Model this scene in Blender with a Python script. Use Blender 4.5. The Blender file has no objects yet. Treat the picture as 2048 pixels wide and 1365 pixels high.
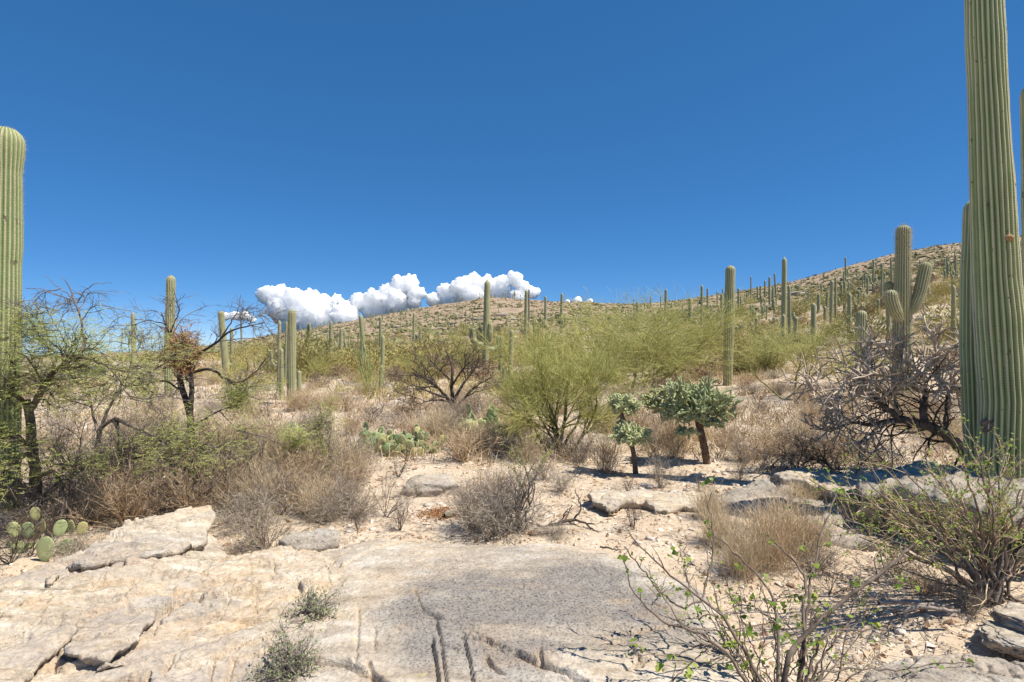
import bpy, math, random
import numpy as np

C = bpy.context.scene.collection
sc = bpy.context.scene
F = 1138.0            # focal length in photograph pixels (2048 wide)
CZ = 1.75             # camera height
R_ = math.radians

# ------------------------------------------------------------------ camera, sky, sun, exposure
cd = bpy.data.cameras.new('camera'); cam = bpy.data.objects.new('camera', cd); C.objects.link(cam)
cam.location = (0, 0, CZ); cam.rotation_euler = (R_(90), 0, 0)
cd.sensor_width = 36; cd.lens = 36 * F / 2048; cd.clip_start = .05; cd.clip_end = 60000
sc.camera = cam
SUN_EL = 59; SUN_DIR = np.array([.95, -.31])            # towards the sun, seen from above
SUN_DIR = SUN_DIR / np.linalg.norm(SUN_DIR)
w = bpy.data.worlds.new('World'); sc.world = w; w.use_nodes = True
nt = w.node_tree; nt.nodes.clear()
sky = nt.nodes.new('ShaderNodeTexSky'); sky.sky_type = 'NISHITA'; sky.sun_disc = False
sky.sun_elevation = R_(SUN_EL); sky.sun_rotation = math.atan2(SUN_DIR[0], SUN_DIR[1])
sky.altitude = 8000; sky.air_density = .8; sky.dust_density = 0; sky.ozone_density = 2.0
gm = nt.nodes.new('ShaderNodeGamma'); gm.inputs['Gamma'].default_value = .5
hs = nt.nodes.new('ShaderNodeHueSaturation'); hs.inputs['Saturation'].default_value = 1.86
hs.inputs['Hue'].default_value = .505; hs.inputs['Value'].default_value = 1.6
bg = nt.nodes.new('ShaderNodeBackground'); bg.inputs['Strength'].default_value = .15
wo = nt.nodes.new('ShaderNodeOutputWorld')
nt.links.new(sky.outputs[0], gm.inputs[0]); nt.links.new(gm.outputs[0], hs.inputs['Color']); nt.links.new(hs.outputs[0], bg.inputs[0]); nt.links.new(bg.outputs[0], wo.inputs[0])
sl = bpy.data.lights.new('sun', 'SUN'); sl.energy = 5.0; sl.angle = R_(.53); sl.color = (1, .93, .81)
sun = bpy.data.objects.new('sun', sl); C.objects.link(sun)
from mathutils import Vector
sv = Vector((SUN_DIR[0] * math.cos(R_(SUN_EL)), SUN_DIR[1] * math.cos(R_(SUN_EL)), math.sin(R_(SUN_EL))))
sun.rotation_euler = sv.to_track_quat('Z', 'Y').to_euler(); sun.location = (20, -10, 40)
sc.view_settings.view_transform = 'Standard'; sc.view_settings.look = 'None'
sc.view_settings.gamma = 1; sc.view_settings.use_curve_mapping = False
sc.view_settings.exposure = .56
sc.cycles.use_denoising = True; sc.cycles.use_adaptive_sampling = False; sc.cycles.max_bounces = 6; sc.cycles.diffuse_bounces = 4; sc.cycles.transparent_max_bounces = 8

# ------------------------------------------------------------------ small maths
def rg(seed): return np.random.default_rng(seed)
def sm(a, b, x):
    t = np.clip((x - a) / (b - a), 0, 1); return t * t * (3 - 2 * t)
def unit(v): return v / np.maximum(np.linalg.norm(v, axis=-1, keepdims=True), 1e-9)
def _h(ix, iy, iz, s):
    h = (ix * 374761393 + iy * 668265263 + iz * 2147483647 + s * 1274126177) & 0xffffffff
    h = ((h ^ (h >> 13)) * 1274126177) & 0xffffffff
    h = ((h ^ (h >> 15)) * 2246822519) & 0xffffffff
    return ((h ^ (h >> 16)) & 0xffffff) / float(0x7fffff) - 1
def noise(x, y, z=0.0, s=0):
    x, y, z = np.broadcast_arrays(np.asarray(x, float), np.asarray(y, float), np.asarray(z, float))
    fx, fy, fz = np.floor(x), np.floor(y), np.floor(z)
    ix, iy, iz = fx.astype(np.int64), fy.astype(np.int64), fz.astype(np.int64)
    q = lambda t: t * t * t * (t * (t * 6 - 15) + 10)
    u, v, w_ = q(x - fx), q(y - fy), q(z - fz)
    L = lambda a, b, t: a + (b - a) * t
    flat = not np.any(z)
    def pl(k):
        return L(L(_h(ix, iy, iz + k, s), _h(ix + 1, iy, iz + k, s), u), L(_h(ix, iy + 1, iz + k, s), _h(ix + 1, iy + 1, iz + k, s), u), v)
    return pl(0) if flat else L(pl(0), pl(1), w_)
def fbm(x, y, z=0.0, o=4, s=0, g=.5):
    t = 0; a = 1.0; k = 1.0; n = 0
    for i in range(o):
        t = t + a * noise(np.asarray(x) * k, np.asarray(y) * k, np.asarray(z) * k, s + i * 17); n += a; a *= g; k *= 2.03
    return t / n

# ------------------------------------------------------------------ the lie of the land
_cols = [-2600, -400, 0, 350, 520, 700, 960, 1150, 1290, 1440, 1600, 1800, 2048, 2600, 4600]
_Y = [1, 2.5, 4.6, 6.5, 9, 13, 18, 25, 35, 50, 70, 100, 150, 220, 320, 460, 1200, 3500]
_flat = [CZ * F / y + 682.5 for y in _Y]
def _row(far, start):        # flat ground to row `start`, then the given picture rows
    return _flat[:start] + far
_T = [
    _row([728, 726, 724, 723, 722, 721, 720, 719, 716, 712], 8),
    _row([739, 727, 723, 721, 720, 719, 718, 717, 715, 712], 8),
    _row([739, 727, 723, 721, 720, 719, 718, 717, 715, 712], 8),
    _row([739, 724, 716, 712, 709, 706, 703, 702, 708, 712], 8),
    _row([739, 722, 708, 698, 688, 681, 677, 682, 705, 712], 8),
    _row([744, 726, 706, 688, 668, 653, 643, 660, 700, 712], 8),
    _row([741, 720, 698, 672, 640, 613, 594, 620, 690, 712], 8),
    _row([736, 714, 688, 659, 632, 613, 604, 625, 690, 712], 8),
    _row([731, 705, 679, 651, 628, 614, 612, 625, 690, 712], 8),
    _row([787, 755, 722, 690, 655, 626, 604, 594, 590, 610, 690, 712], 6),
    _row([832, 780, 735, 700, 660, 628, 602, 582, 569, 562, 580, 690, 712], 5),
    _row([900, 825, 765, 707, 660, 617, 584, 557, 532, 513, 502, 530, 690, 712], 4),
    _row([900, 820, 750, 685, 632, 588, 552, 523, 497, 479, 470, 500, 690, 712], 4),
    _row([895, 812, 738, 668, 612, 566, 530, 500, 472, 452, 442, 480, 690, 712], 4),
    _row([890, 805, 725, 650, 590, 542, 505, 475, 447, 428, 420, 460, 690, 712], 4)]
_T = np.array(_T, float)
_sx = (np.array(_cols) - 1024) / F
_ly = np.log(np.array(_Y))
_S = np.linspace(-3.4, 3.4, 341); _L = np.linspace(_ly[0], _ly[-1], 300)
_t1 = np.array([np.interp(_L, _ly, r) for r in _T])
_D = np.array([np.interp(_S, _sx, _t1[:, j]) for j in range(len(_L))]).T
_Df = CZ * F / np.exp(_L) + 682.5
_res = _D - _Df[None, :]
def _blur(a, k, ax):
    ker = np.exp(-np.linspace(-2, 2, 2 * k + 1) ** 2); ker /= ker.sum()
    pad = [(0, 0), (0, 0)]; pad[ax] = (k, k)
    b = np.pad(a, pad, mode='edge')
    return np.apply_along_axis(lambda m: np.convolve(m, ker, 'valid'), ax, b)
_res = _blur(_blur(_res, 5, 0), 4, 1)
def H(x, y, detail=True):
    x = np.asarray(x, float); y = np.asarray(y, float)
    yy = np.clip(y, 1.0, 3500); s = np.clip(x / np.maximum(yy, 2.0), -3.39, 3.39)
    a = (s + 3.4) / 6.8 * 340; b = (np.log(yy) - _L[0]) / (_L[-1] - _L[0]) * 299
    i = np.clip(a.astype(int), 0, 339); j = np.clip(b.astype(int), 0, 298); fa = a - i; fb = b - j
    r = (_res[i, j] * (1 - fa) + _res[i + 1, j] * fa) * (1 - fb) + (_res[i, j + 1] * (1 - fa) + _res[i + 1, j + 1] * fa) * fb
    z = -r / F * yy
    if detail:
        z = z + .035 * fbm(x * .55, y * .55, o=3, s=3) * sm(3, 8, y) + .022 * fbm(x * 2.3, y * 2.3, o=4, s=9)
        z = z + np.minimum(.004 * np.maximum(yy - 12, 0), 1.1) * fbm(x * .07, y * .07, o=4, s=5)
        z = z + np.minimum(.0022 * np.maximum(yy - 12, 0), .5) * fbm(x * .35, y * .35, o=3, s=6)
    z = z - .12 * sm(5.2, 3.9, y) * sm(-4.5, -3, x) * sm(3.4, 1.6, x)           # under the bedrock
    return z
_ray = np.exp(np.linspace(math.log(1.6), math.log(420), 1500))
def at(px, py):              # where the line of sight meets the ground
    x = (px - 1024) / F * _ray; z = CZ - (py - 682.5) / F * _ray
    hit = np.nonzero(z < H(x, _ray))[0]
    k = hit[0] if len(hit) else len(_ray) - 1
    return np.array([x[k], _ray[k], float(H(x[k], _ray[k]))])
def on(px, Y):               # the ground at a depth
    x = (px - 1024) / F * Y
    return np.array([x, Y, float(H(x, Y))])
def P3(px, py, Y): return np.array([(px - 1024) / F * Y, Y, CZ - (py - 682.5) / F * Y])

# ------------------------------------------------------------------ objects
def mk(name, V, faces, m, parent=None, uv=None, smooth=True, attrs=None):
    V = np.asarray(V, np.float32)
    if not isinstance(faces, list): faces = [faces]
    faces = [np.asarray(f, np.int32) for f in faces if len(f)]
    me = bpy.data.meshes.new(name)
    me.vertices.add(len(V)); me.vertices.foreach_set('co', V.ravel())
    lv = np.concatenate([f.ravel() for f in faces])
    tot = np.concatenate([np.full(len(f), f.shape[1], np.int32) for f in faces])
    me.loops.add(len(lv)); me.loops.foreach_set('vertex_index', lv)
    me.polygons.add(len(tot))
    me.polygons.foreach_set('loop_start', np.concatenate([[0], np.cumsum(tot)[:-1]]).astype(np.int32))
    try: me.polygons.foreach_set('loop_total', tot)
    except Exception: pass
    me.polygons.foreach_set('use_smooth', np.full(len(tot), smooth))
    if uv is not None:
        l = me.uv_layers.new(name='UVMap'); l.data.foreach_set('uv', np.asarray(uv, np.float32)[lv].ravel())
    for k, a in (attrs or {}).items():
        t = me.attributes.new(k, 'FLOAT', 'POINT'); t.data.foreach_set('value', np.asarray(a, np.float32))
    me.update(calc_edges=True)
    me.materials.append(m)
    o = bpy.data.objects.new(name, me); C.objects.link(o)
    if parent is not None: o.parent = parent
    if parent is not None and name in ('twigs', 'branches', 'dead_twigs', 'stems', 'joints', 'crown'): o['kind'] = 'stuff'
    return o
def tag(o, label, cat, group=None):
    o['label'] = label; o['category'] = cat; o['kind'] = 'thing'
    if group: o['group'] = group
    return o
def thing(name, label, cat, loc=(0, 0, 0), group=None):
    o = bpy.data.objects.new(name, None); C.objects.link(o); o.location = loc
    o.empty_display_size = .1
    return tag(o, label, cat, group)
def kind(o, k): o['kind'] = k; return o
def dup(root, loc, rz=0, scale=1.0, label=None, group=None, tilt=(0, 0)):
    r = root.copy(); C.objects.link(r); r.location = loc; r.rotation_euler = (tilt[0], tilt[1], rz)
    r.scale = (scale,) * 3 if np.isscalar(scale) else scale
    if label: r['label'] = label
    if group: r['group'] = group
    for ch in list(root.children):
        c = ch.copy(); C.objects.link(c); c.parent = r
        for g in list(ch.children):
            d = g.copy(); C.objects.link(d); d.parent = c
    return r

# ------------------------------------------------------------------ shape makers (numpy)
class Bag:
    def __init__(s): s.V = []; s.F = {}; s.n = 0; s.U = []
    def add(s, V, F, uv=None):
        s.V.append(V); s.U.append(uv if uv is not None else np.zeros((len(V), 2)))
        for f in (F if isinstance(F, list) else [F]):
            if len(f): s.F.setdefault(f.shape[1], []).append(f + s.n)
        s.n += len(V); return s
    def make(s, name, m, parent=None, smooth=True, uv=False):
        return mk(name, np.concatenate(s.V), [np.concatenate(v) for v in s.F.values()], m, parent,
                  uv=np.concatenate(s.U) if uv else None, smooth=smooth)
def tubes(P, R, S=3):
    P = np.asarray(P, float); R = np.asarray(R, float); M, K, _ = P.shape
    T = np.empty_like(P); T[:, 1:-1] = P[:, 2:] - P[:, :-2]; T[:, 0] = P[:, 1] - P[:, 0]; T[:, -1] = P[:, -1] - P[:, -2]
    T = unit(T)
    ref = np.where(np.abs(T[:, :1, 2:3]) > .8, np.array([[[1., 0, 0]]]), np.array([[[0, 0, 1.]]]))
    N = unit(np.cross(T, np.broadcast_to(ref, T.shape))); B = np.cross(T, N)
    a = np.arange(S) * 2 * np.pi / S
    V = P[:, :, None] + R[:, :, None, None] * (np.cos(a)[None, None, :, None] * N[:, :, None] + np.sin(a)[None, None, :, None] * B[:, :, None])
    m = np.arange(M)[:, None, None] * K * S; k = np.arange(K - 1)[None, :, None] * S; i = np.arange(S)[None, None, :]; j = (i + 1) % S
    Q = np.stack([m + k + i, m + k + j, m + k + S + j, m + k + S + i], -1).reshape(-1, 4)
    return V.reshape(-1, 3), Q
def path(pts, K, wob=0, rng=None):
    pts = np.asarray(pts, float); d = np.concatenate([[0], np.cumsum(np.linalg.norm(np.diff(pts, axis=0), axis=1))])
    t = np.linspace(0, d[-1], K); p = np.stack([np.interp(t, d, pts[:, i]) for i in range(3)], 1)
    if K > 4:
        q = p.copy(); q[1:-1] = (p[:-2] + 2 * p[1:-1] + p[2:]) / 4; p = q
    if wob: p[1:] += rng.normal(0, wob, (K - 1, 3))
    return p
def stems(rng, n, L, tilt, K=5, wob=.15, r=.01, taper=.4, bend=0., base=.03):
    az = rng.uniform(0, 2 * np.pi, n); tl = rng.uniform(tilt[0], tilt[1], n)
    d = np.stack([np.sin(tl) * np.cos(az), np.sin(tl) * np.sin(az), np.cos(tl)], 1)
    l = rng.uniform(L[0], L[1], n)
    P = np.zeros((n, K, 3)); P[:, 0, :2] = rng.normal(0, base, (n, 2)); P[:, 0, 2] = -.03
    for k in range(1, K):
        d = unit(d + rng.normal(0, wob, (n, 3)) + np.array([0, 0, bend])); P[:, k] = P[:, k - 1] + d * (l / (K - 1))[:, None]
    R = r * rng.uniform(.7, 1.2, n)[:, None] * np.linspace(1, taper, K)[None]
    return P, R
def grow(P, R, rng, n, L, ang=.7, t=(.3, 1), up=0., K=4, wob=.15, rr=.6, taper=.4, rel=False, bend=0., rmin=.0012, flat=None):
    M, K0, _ = P.shape; idx = np.repeat(np.arange(M), n); m = len(idx)
    tt = rng.uniform(t[0], t[1], m) * (K0 - 1) * .999; i = tt.astype(int); f = (tt - i)[:, None]
    o = P[idx, i] * (1 - f) + P[idx, i + 1] * f; T = unit(P[idx, i + 1] - P[idx, i])
    r0 = R[idx, i] * rr
    v = rng.normal(size=(m, 3)); v -= (v * T).sum(1, keepdims=True) * T; v = unit(v)
    a = rng.normal(ang, .25, m)[:, None]
    d = unit(np.cos(a) * T + np.sin(a) * v + np.array([0, 0, up]))
    l = rng.uniform(L[0], L[1], m)
    if rel: l = l * np.linalg.norm(P[idx, -1] - P[idx, 0], axis=1)
    Q = np.zeros((m, K, 3)); Q[:, 0] = o
    for k in range(1, K):
        d = d + rng.normal(0, wob, (m, 3)) + np.array([0, 0, bend])
        if flat is not None: d[:, 2] *= flat
        d = unit(d); Q[:, k] = Q[:, k - 1] + d * (l / (K - 1))[:, None]
    return Q, np.maximum(r0, rmin)[:, None] * np.linspace(1, taper, K)[None]
def ribbons(P, W, rng):
    M_, K, _ = P.shape; s_ = unit(np.cross(P[:, -1] - P[:, 0], rng.normal(size=(M_, 3))))[:, None] * W[..., None]
    V = np.stack([P - s_, P + s_], 2).reshape(-1, 3); m = np.arange(M_)[:, None] * 2 * K; k = np.arange(K - 1)[None] * 2
    return V, np.stack([m + k, m + k + 1, m + k + 3, m + k + 2], -1).reshape(-1, 4)
def blades(c, d, nrm, L, W):          # diamond leaves: centre base c, direction d, side from nrm
    d = unit(d); s = unit(np.cross(d, nrm)); L = np.asarray(L)[:, None]; W = np.asarray(W)[:, None]
    V = np.stack([c, c + d * L * .5 + s * W, c + d * L, c + d * L * .5 - s * W], 1).reshape(-1, 3)
    return V, (np.arange(len(c))[:, None] * 4 + np.arange(4)[None]).astype(int)
def tri_blades(c, d, nrm, L, W):
    d = unit(d); s = unit(np.cross(d, nrm)); L = np.asarray(L)[:, None]; W = np.asarray(W)[:, None]
    V = np.stack([c, c + d * L * .6 + s * W, c + d * L - s * W * .4], 1).reshape(-1, 3)
    return V, np.arange(len(V)).reshape(-1, 3)
def needles(c, d, L, W, rng):
    s = unit(np.cross(d, rng.normal(size=d.shape)))
    V = np.stack([c - s * W, c + s * W, c + unit(d) * np.asarray(L)[:, None]], 1).reshape(-1, 3)
    return V, np.arange(len(V)).reshape(-1, 3)
_g = (1 + 5 ** .5) / 2
ICO_V = unit(np.array([(-1, _g, 0), (1, _g, 0), (-1, -_g, 0), (1, -_g, 0), (0, -1, _g), (0, 1, _g), (0, -1, -_g), (0, 1, -_g), (_g, 0, -1), (_g, 0, 1), (-_g, 0, -1), (-_g, 0, 1)], float))
ICO_F = np.array([(0, 11, 5), (0, 5, 1), (0, 1, 7), (0, 7, 10), (0, 10, 11), (1, 5, 9), (5, 11, 4), (11, 10, 2), (10, 7, 6), (7, 1, 8), (3, 9, 4), (3, 4, 2), (3, 2, 6), (3, 6, 8), (3, 8, 9), (4, 9, 5), (2, 4, 11), (6, 2, 10), (8, 6, 7), (9, 8, 1)])
def ico(n):
    V, Fc = ICO_V, ICO_F
    for _ in range(n):
        mid = {}; V = list(map(tuple, V)); out = []
        def m(a, b):
            k = (min(a, b), max(a, b))
            if k not in mid:
                p = np.array(V[a]) + np.array(V[b]); V.append(tuple(p / np.linalg.norm(p))); mid[k] = len(V) - 1
            return mid[k]
        for a, b, c in Fc:
            x, y, z = m(a, b), m(b, c), m(c, a); out += [(a, x, z), (b, y, x), (c, z, y), (x, y, z)]
        V = np.array(V); Fc = np.array(out)
    return np.array(V), np.array(Fc)
ICO = [ico(i) for i in range(6)]

# ------------------------------------------------------------------ materials
def newmat(name):
    m = bpy.data.materials.new(name); m.use_nodes = True; n = m.node_tree; n.nodes.clear()
    out = n.nodes.new('ShaderNodeOutputMaterial'); b = n.nodes.new('ShaderNodeBsdfPrincipled')
    b.inputs['Roughness'].default_value = .85; b.inputs['Specular IOR Level'].default_value = .25
    n.links.new(b.outputs[0], out.inputs[0]); return m, n, b, out
class N:
    def __init__(s, n): s.n = n; s.tc = n.nodes.new('ShaderNodeTexCoord')
    def L(s, a, b): s.n.links.new(a, b)
    def map(s, scale=(1, 1, 1), rot=(0, 0, 0), src=None):
        m = s.n.nodes.new('ShaderNodeMapping'); m.inputs['Scale'].default_value = scale; m.inputs['Rotation'].default_value = rot
        s.L(src or s.tc.outputs['Object'], m.inputs[0]); return m.outputs[0]
    def noise(s, vec, scale, det=4, rough=.55):
        t = s.n.nodes.new('ShaderNodeTexNoise'); t.inputs['Scale'].default_value = scale; t.inputs['Detail'].default_value = det
        t.inputs['Roughness'].default_value = rough; s.L(vec, t.inputs['Vector']); return t.outputs[0]
    def vor(s, vec, scale, feat='F1', out='Distance'):
        t = s.n.nodes.new('ShaderNodeTexVoronoi'); t.feature = feat; t.inputs['Scale'].default_value = scale; s.L(vec, t.inputs['Vector']); return t.outputs[out]
    def ramp(s, f, stops):
        r = s.n.nodes.new('ShaderNodeValToRGB'); e = r.color_ramp.elements
        while len(e) < len(stops): e.new(.5)
        for q, (p, c) in zip(e, stops):
            q.position = p; q.color = (*c, 1) if not np.isscalar(c) else (c, c, c, 1)
        s.L(f, r.inputs[0]); return r.outputs[0]
    def mix(s, f, a, b, mode='MIX'):
        m = s.n.nodes.new('ShaderNodeMix'); m.data_type = 'RGBA'; m.blend_type = mode
        for i, v in ((0, f), (6, a), (7, b)):
            if hasattr(v, 'is_output'): s.L(v, m.inputs[i])
            elif i == 0: m.inputs[0].default_value = v
            else: m.inputs[i].default_value = (*v, 1)
        return m.outputs[2]
    def math(s, op, a, b=0.):
        m = s.n.nodes.new('ShaderNodeMath'); m.operation = op
        for i, v in ((0, a), (1, b)):
            if hasattr(v, 'is_output'): s.L(v, m.inputs[i])
            else: m.inputs[i].default_value = v
        return m.outputs[0]
    def attr(s, name):
        a = s.n.nodes.new('ShaderNodeAttribute'); a.attribute_name = name; return a.outputs['Fac']
    def bump(s, h, dist, b, strength=1., prev=None):
        k = s.n.nodes.new('ShaderNodeBump'); k.inputs['Distance'].default_value = dist; k.inputs['Strength'].default_value = strength
        s.L(h, k.inputs['Height'])
        if prev: s.L(prev, k.inputs['Normal'])
        s.L(k.outputs[0], b.inputs['Normal']); return k.outputs[0]
    def rand(s): return s.n.nodes.new('ShaderNodeObjectInfo').outputs['Random']
def plain(name, stops, scale=6, var=.25, rough=.85, trans=0., bump=0., isl=0., obj=False):
    m, n, b, out = newmat(name); q = N(n)
    f = q.noise(q.tc.outputs['Object'], scale, 3)
    if isl: f = q.math('ADD', q.math('MULTIPLY', f, 1 - isl), q.math('MULTIPLY', n.nodes.new('ShaderNodeNewGeometry').outputs['Random Per Island'] if not obj else q.math('FRACT', q.math('ADD', n.nodes.new('ShaderNodeNewGeometry').outputs['Random Per Island'], q.rand())), isl))
    c = q.ramp(f, stops)
    if var:
        v = q.math('ADD', q.math('MULTIPLY', q.rand(), 2 * var), 1 - var)
        c = q.mix(1., c, q.ramp(q.rand(), [(0, (1 - var,) * 3), (.5, (1, 1 - var * .35, 1 - var * .6)), (1, (1 + 0 * var, 1, 1))]), 'MULTIPLY')
    q.L(c, b.inputs['Base Color']); b.inputs['Roughness'].default_value = rough
    if bump: q.bump(q.noise(q.tc.outputs['Object'], scale * 6, 3), bump, b)
    if trans:
        t = n.nodes.new('ShaderNodeBsdfTranslucent'); q.L(c, t.inputs[0]); x = n.nodes.new('ShaderNodeMixShader'); x.inputs[0].default_value = trans
        n.links.new(b.outputs[0], x.inputs[1]); n.links.new(t.outputs[0], x.inputs[2]); n.links.new(x.outputs[0], out.inputs[0])
    return m
M = {}
M['twig_gray'] = plain('twig_gray', [(.12, (.12, .095, .075)), (.5, (.36, .31, .25)), (.88, (.64, .57, .47))], 9, var=.15, isl=0.7)
M['twig_brown'] = plain('twig_brown', [(.12, (.17, .11, .065)), (.5, (.46, .34, .215)), (.88, (.70, .57, .40))], 9, var=.15, isl=0.7)
M['straw'] = plain('straw', [(.12, (.34, .25, .14)), (.5, (.62, .50, .33)), (.88, (.80, .70, .52))], 9, var=.15, isl=0.7)
M['bark_dark'] = plain('bark_dark', [(.3, (.04, .033, .029)), (.7, (.16, .135, .115))], 14, bump=.01)
M['bark_mid'] = plain('bark_mid', [(.3, (.075, .06, .05)), (.7, (.24, .205, .175))], 14, bump=.01)
M['bark_gray'] = plain('bark_gray', [(.3, (.10, .085, .075)), (.7, (.28, .245, .22))], 14, bump=.008)
M['bark_red'] = plain('bark_red', [(.3, (.085, .065, .05)), (.7, (.26, .205, .165))], 14, var=.1)
M['pv_bark'] = plain('pv_bark', [(.3, (.22, .22, .08)), (.7, (.42, .41, .17))], 8)
M['pv_dark'] = plain('pv_dark', [(.3, (.05, .045, .03)), (.7, (.14, .13, .07))], 8)
M['pv_twig'] = plain('pv_twig', [(.10, (.17, .19, .055)), (.45, (.46, .47, .15)), (.85, (.74, .70, .30))], 3, trans=.25, var=.1, isl=0.7)
M['pv_leaf'] = plain('pv_leaf', [(.1, (.22, .27, .07)), (.5, (.45, .48, .15)), (.9, (.70, .66, .26))], 3, trans=.4, var=.1, isl=0.8)
M['mesq_leaf'] = plain('mesq_leaf', [(.1, (.26, .34, .09)), (.5, (.50, .55, .19)), (.9, (.70, .68, .32))], 4, trans=.45, var=.1, isl=0.8)
M['yel_leaf'] = plain('yel_leaf', [(.3, (.26, .26, .06)), (.7, (.42, .36, .10))], 9, trans=.25, isl=0.7)
M['gray_leaf'] = plain('gray_leaf', [(.3, (.22, .29, .12)), (.7, (.44, .48, .28))], 9, trans=.3, var=.1, isl=0.7)
M['lime_leaf'] = plain('lime_leaf', [(.2, (.10, .19, .025)), (.5, (.24, .36, .06)), (.75, (.36, .43, .08)), (.92, (.50, .45, .09))], 7, trans=.4, var=.0, rough=.5, isl=.6, obj=True)
M['slope_green'] = plain('slope_green', [(.15, (.17, .19, .065)), (.45, (.42, .41, .16)), (.65, (.52, .48, .22)), (.85, (.50, .39, .25))], .7, trans=.15, var=.35, isl=0.55)
M['slope_brown'] = plain('slope_brown', [(.3, (.22, .165, .125)), (.7, (.40, .31, .24))], 2, var=.35, isl=0.6)
M['far_brush'] = plain('far_brush', [(.2, (.10, .105, .05)), (.5, (.195, .185, .09)), (.8, (.32, .27, .155))], .35, var=0, isl=0.6)
M['orange'] = plain('orange', [(.3, (.24, .11, .045)), (.7, (.46, .25, .12))], 20, var=0, isl=0.7)
M['spine'] = plain('spine', [(.3, (.34, .27, .19)), (.7, (.62, .54, .42))], 9, var=.1)
M['spine_dark'] = plain('spine_dark', [(.3, (.10, .08, .055)), (.7, (.52, .44, .32))], 30, var=0)
M['cholla'] = plain('cholla', [(.3, (.30, .375, .17)), (.7, (.60, .62, .36))], 30, var=.1, bump=.01)
M['cholla_spine'] = plain('cholla_spine', [(.3, (.68, .64, .42)), (.7, (.85, .80, .58))], 9, var=.1, trans=.35)
M['cholla_trunk'] = plain('cholla_trunk', [(.3, (.09, .06, .04)), (.7, (.32, .22, .14))], 30, bump=.01)
M['stag'] = plain('stag', [(.3, (.33, .26, .19)), (.7, (.72, .63, .51))], 12, bump=.01, var=.1, isl=0.25)
M['wood'] = plain('wood', [(.3, (.20, .17, .145)), (.7, (.46, .41, .36))], 16, bump=.006, var=.1)
M['bud'] = plain('bud', [(.3, (.40, .22, .08)), (.7, (.62, .45, .25))], 60, bump=.01, var=0)
M['scar'] = plain('scar', [(.3, (.10, .07, .05)), (.7, (.36, .28, .22))], 40, bump=.01, var=0)
M['ocotillo'] = plain('ocotillo', [(.3, (.13, .17, .06)), (.7, (.27, .30, .12))], 9, var=.1)

def saguaro_mat(name, g0, g1, crest, dots, groove):
    m, n, b, out = newmat(name); q = N(n)
    uv = n.nodes.new('ShaderNodeUVMap'); sep = n.nodes.new('ShaderNodeSeparateXYZ'); n.links.new(uv.outputs[0], sep.inputs[0])
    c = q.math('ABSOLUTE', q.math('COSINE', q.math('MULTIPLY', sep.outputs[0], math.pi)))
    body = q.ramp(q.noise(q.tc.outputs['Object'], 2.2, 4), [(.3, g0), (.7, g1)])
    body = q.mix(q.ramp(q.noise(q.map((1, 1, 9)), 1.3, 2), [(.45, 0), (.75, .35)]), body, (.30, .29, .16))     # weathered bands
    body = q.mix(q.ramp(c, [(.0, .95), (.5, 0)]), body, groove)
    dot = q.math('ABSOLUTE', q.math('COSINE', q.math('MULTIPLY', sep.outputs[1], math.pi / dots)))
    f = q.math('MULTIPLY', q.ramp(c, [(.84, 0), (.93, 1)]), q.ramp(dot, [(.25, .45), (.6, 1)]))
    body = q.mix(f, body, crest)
    scar = q.ramp(q.noise(q.map((1, 1, .55)), 13, 3, .6), [(.67, 0), (.70, .85)])
    body = q.mix(scar, body, (.12, .09, .06))
    n.links.new(body, b.inputs['Base Color']); b.inputs['Roughness'].default_value = .6
    q.bump(q.noise(q.tc.outputs['Object'], 40, 3), .004, b)
    return m
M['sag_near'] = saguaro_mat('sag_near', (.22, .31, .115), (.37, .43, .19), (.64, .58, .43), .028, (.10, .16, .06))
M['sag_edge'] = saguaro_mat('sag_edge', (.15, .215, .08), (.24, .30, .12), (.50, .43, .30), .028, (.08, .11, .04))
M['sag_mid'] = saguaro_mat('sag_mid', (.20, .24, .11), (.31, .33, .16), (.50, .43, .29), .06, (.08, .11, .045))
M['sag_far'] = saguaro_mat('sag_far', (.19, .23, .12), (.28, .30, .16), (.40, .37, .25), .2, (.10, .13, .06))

def pad_mat():
    m, n, b, out = newmat('pad'); q = N(n)
    c = q.ramp(q.rand(), [(0, (.20, .29, .14)), (.4, (.35, .41, .20)), (.75, (.46, .48, .23)), (1, (.54, .47, .20))])
    sp = q.ramp(q.vor(q.tc.outputs['Object'], 26), [(.10, 1), (.17, 0)])
    c = q.mix(sp, c, (.30, .22, .12)); c = q.mix(q.ramp(q.noise(q.tc.outputs['Object'], 9, 4), [(.5, 0), (.8, .5)]), c, (.42, .38, .2))
    n.links.new(c, b.inputs['Base Color']); b.inputs['Roughness'].default_value = .55; return m
M['pad'] = pad_mat()

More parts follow.
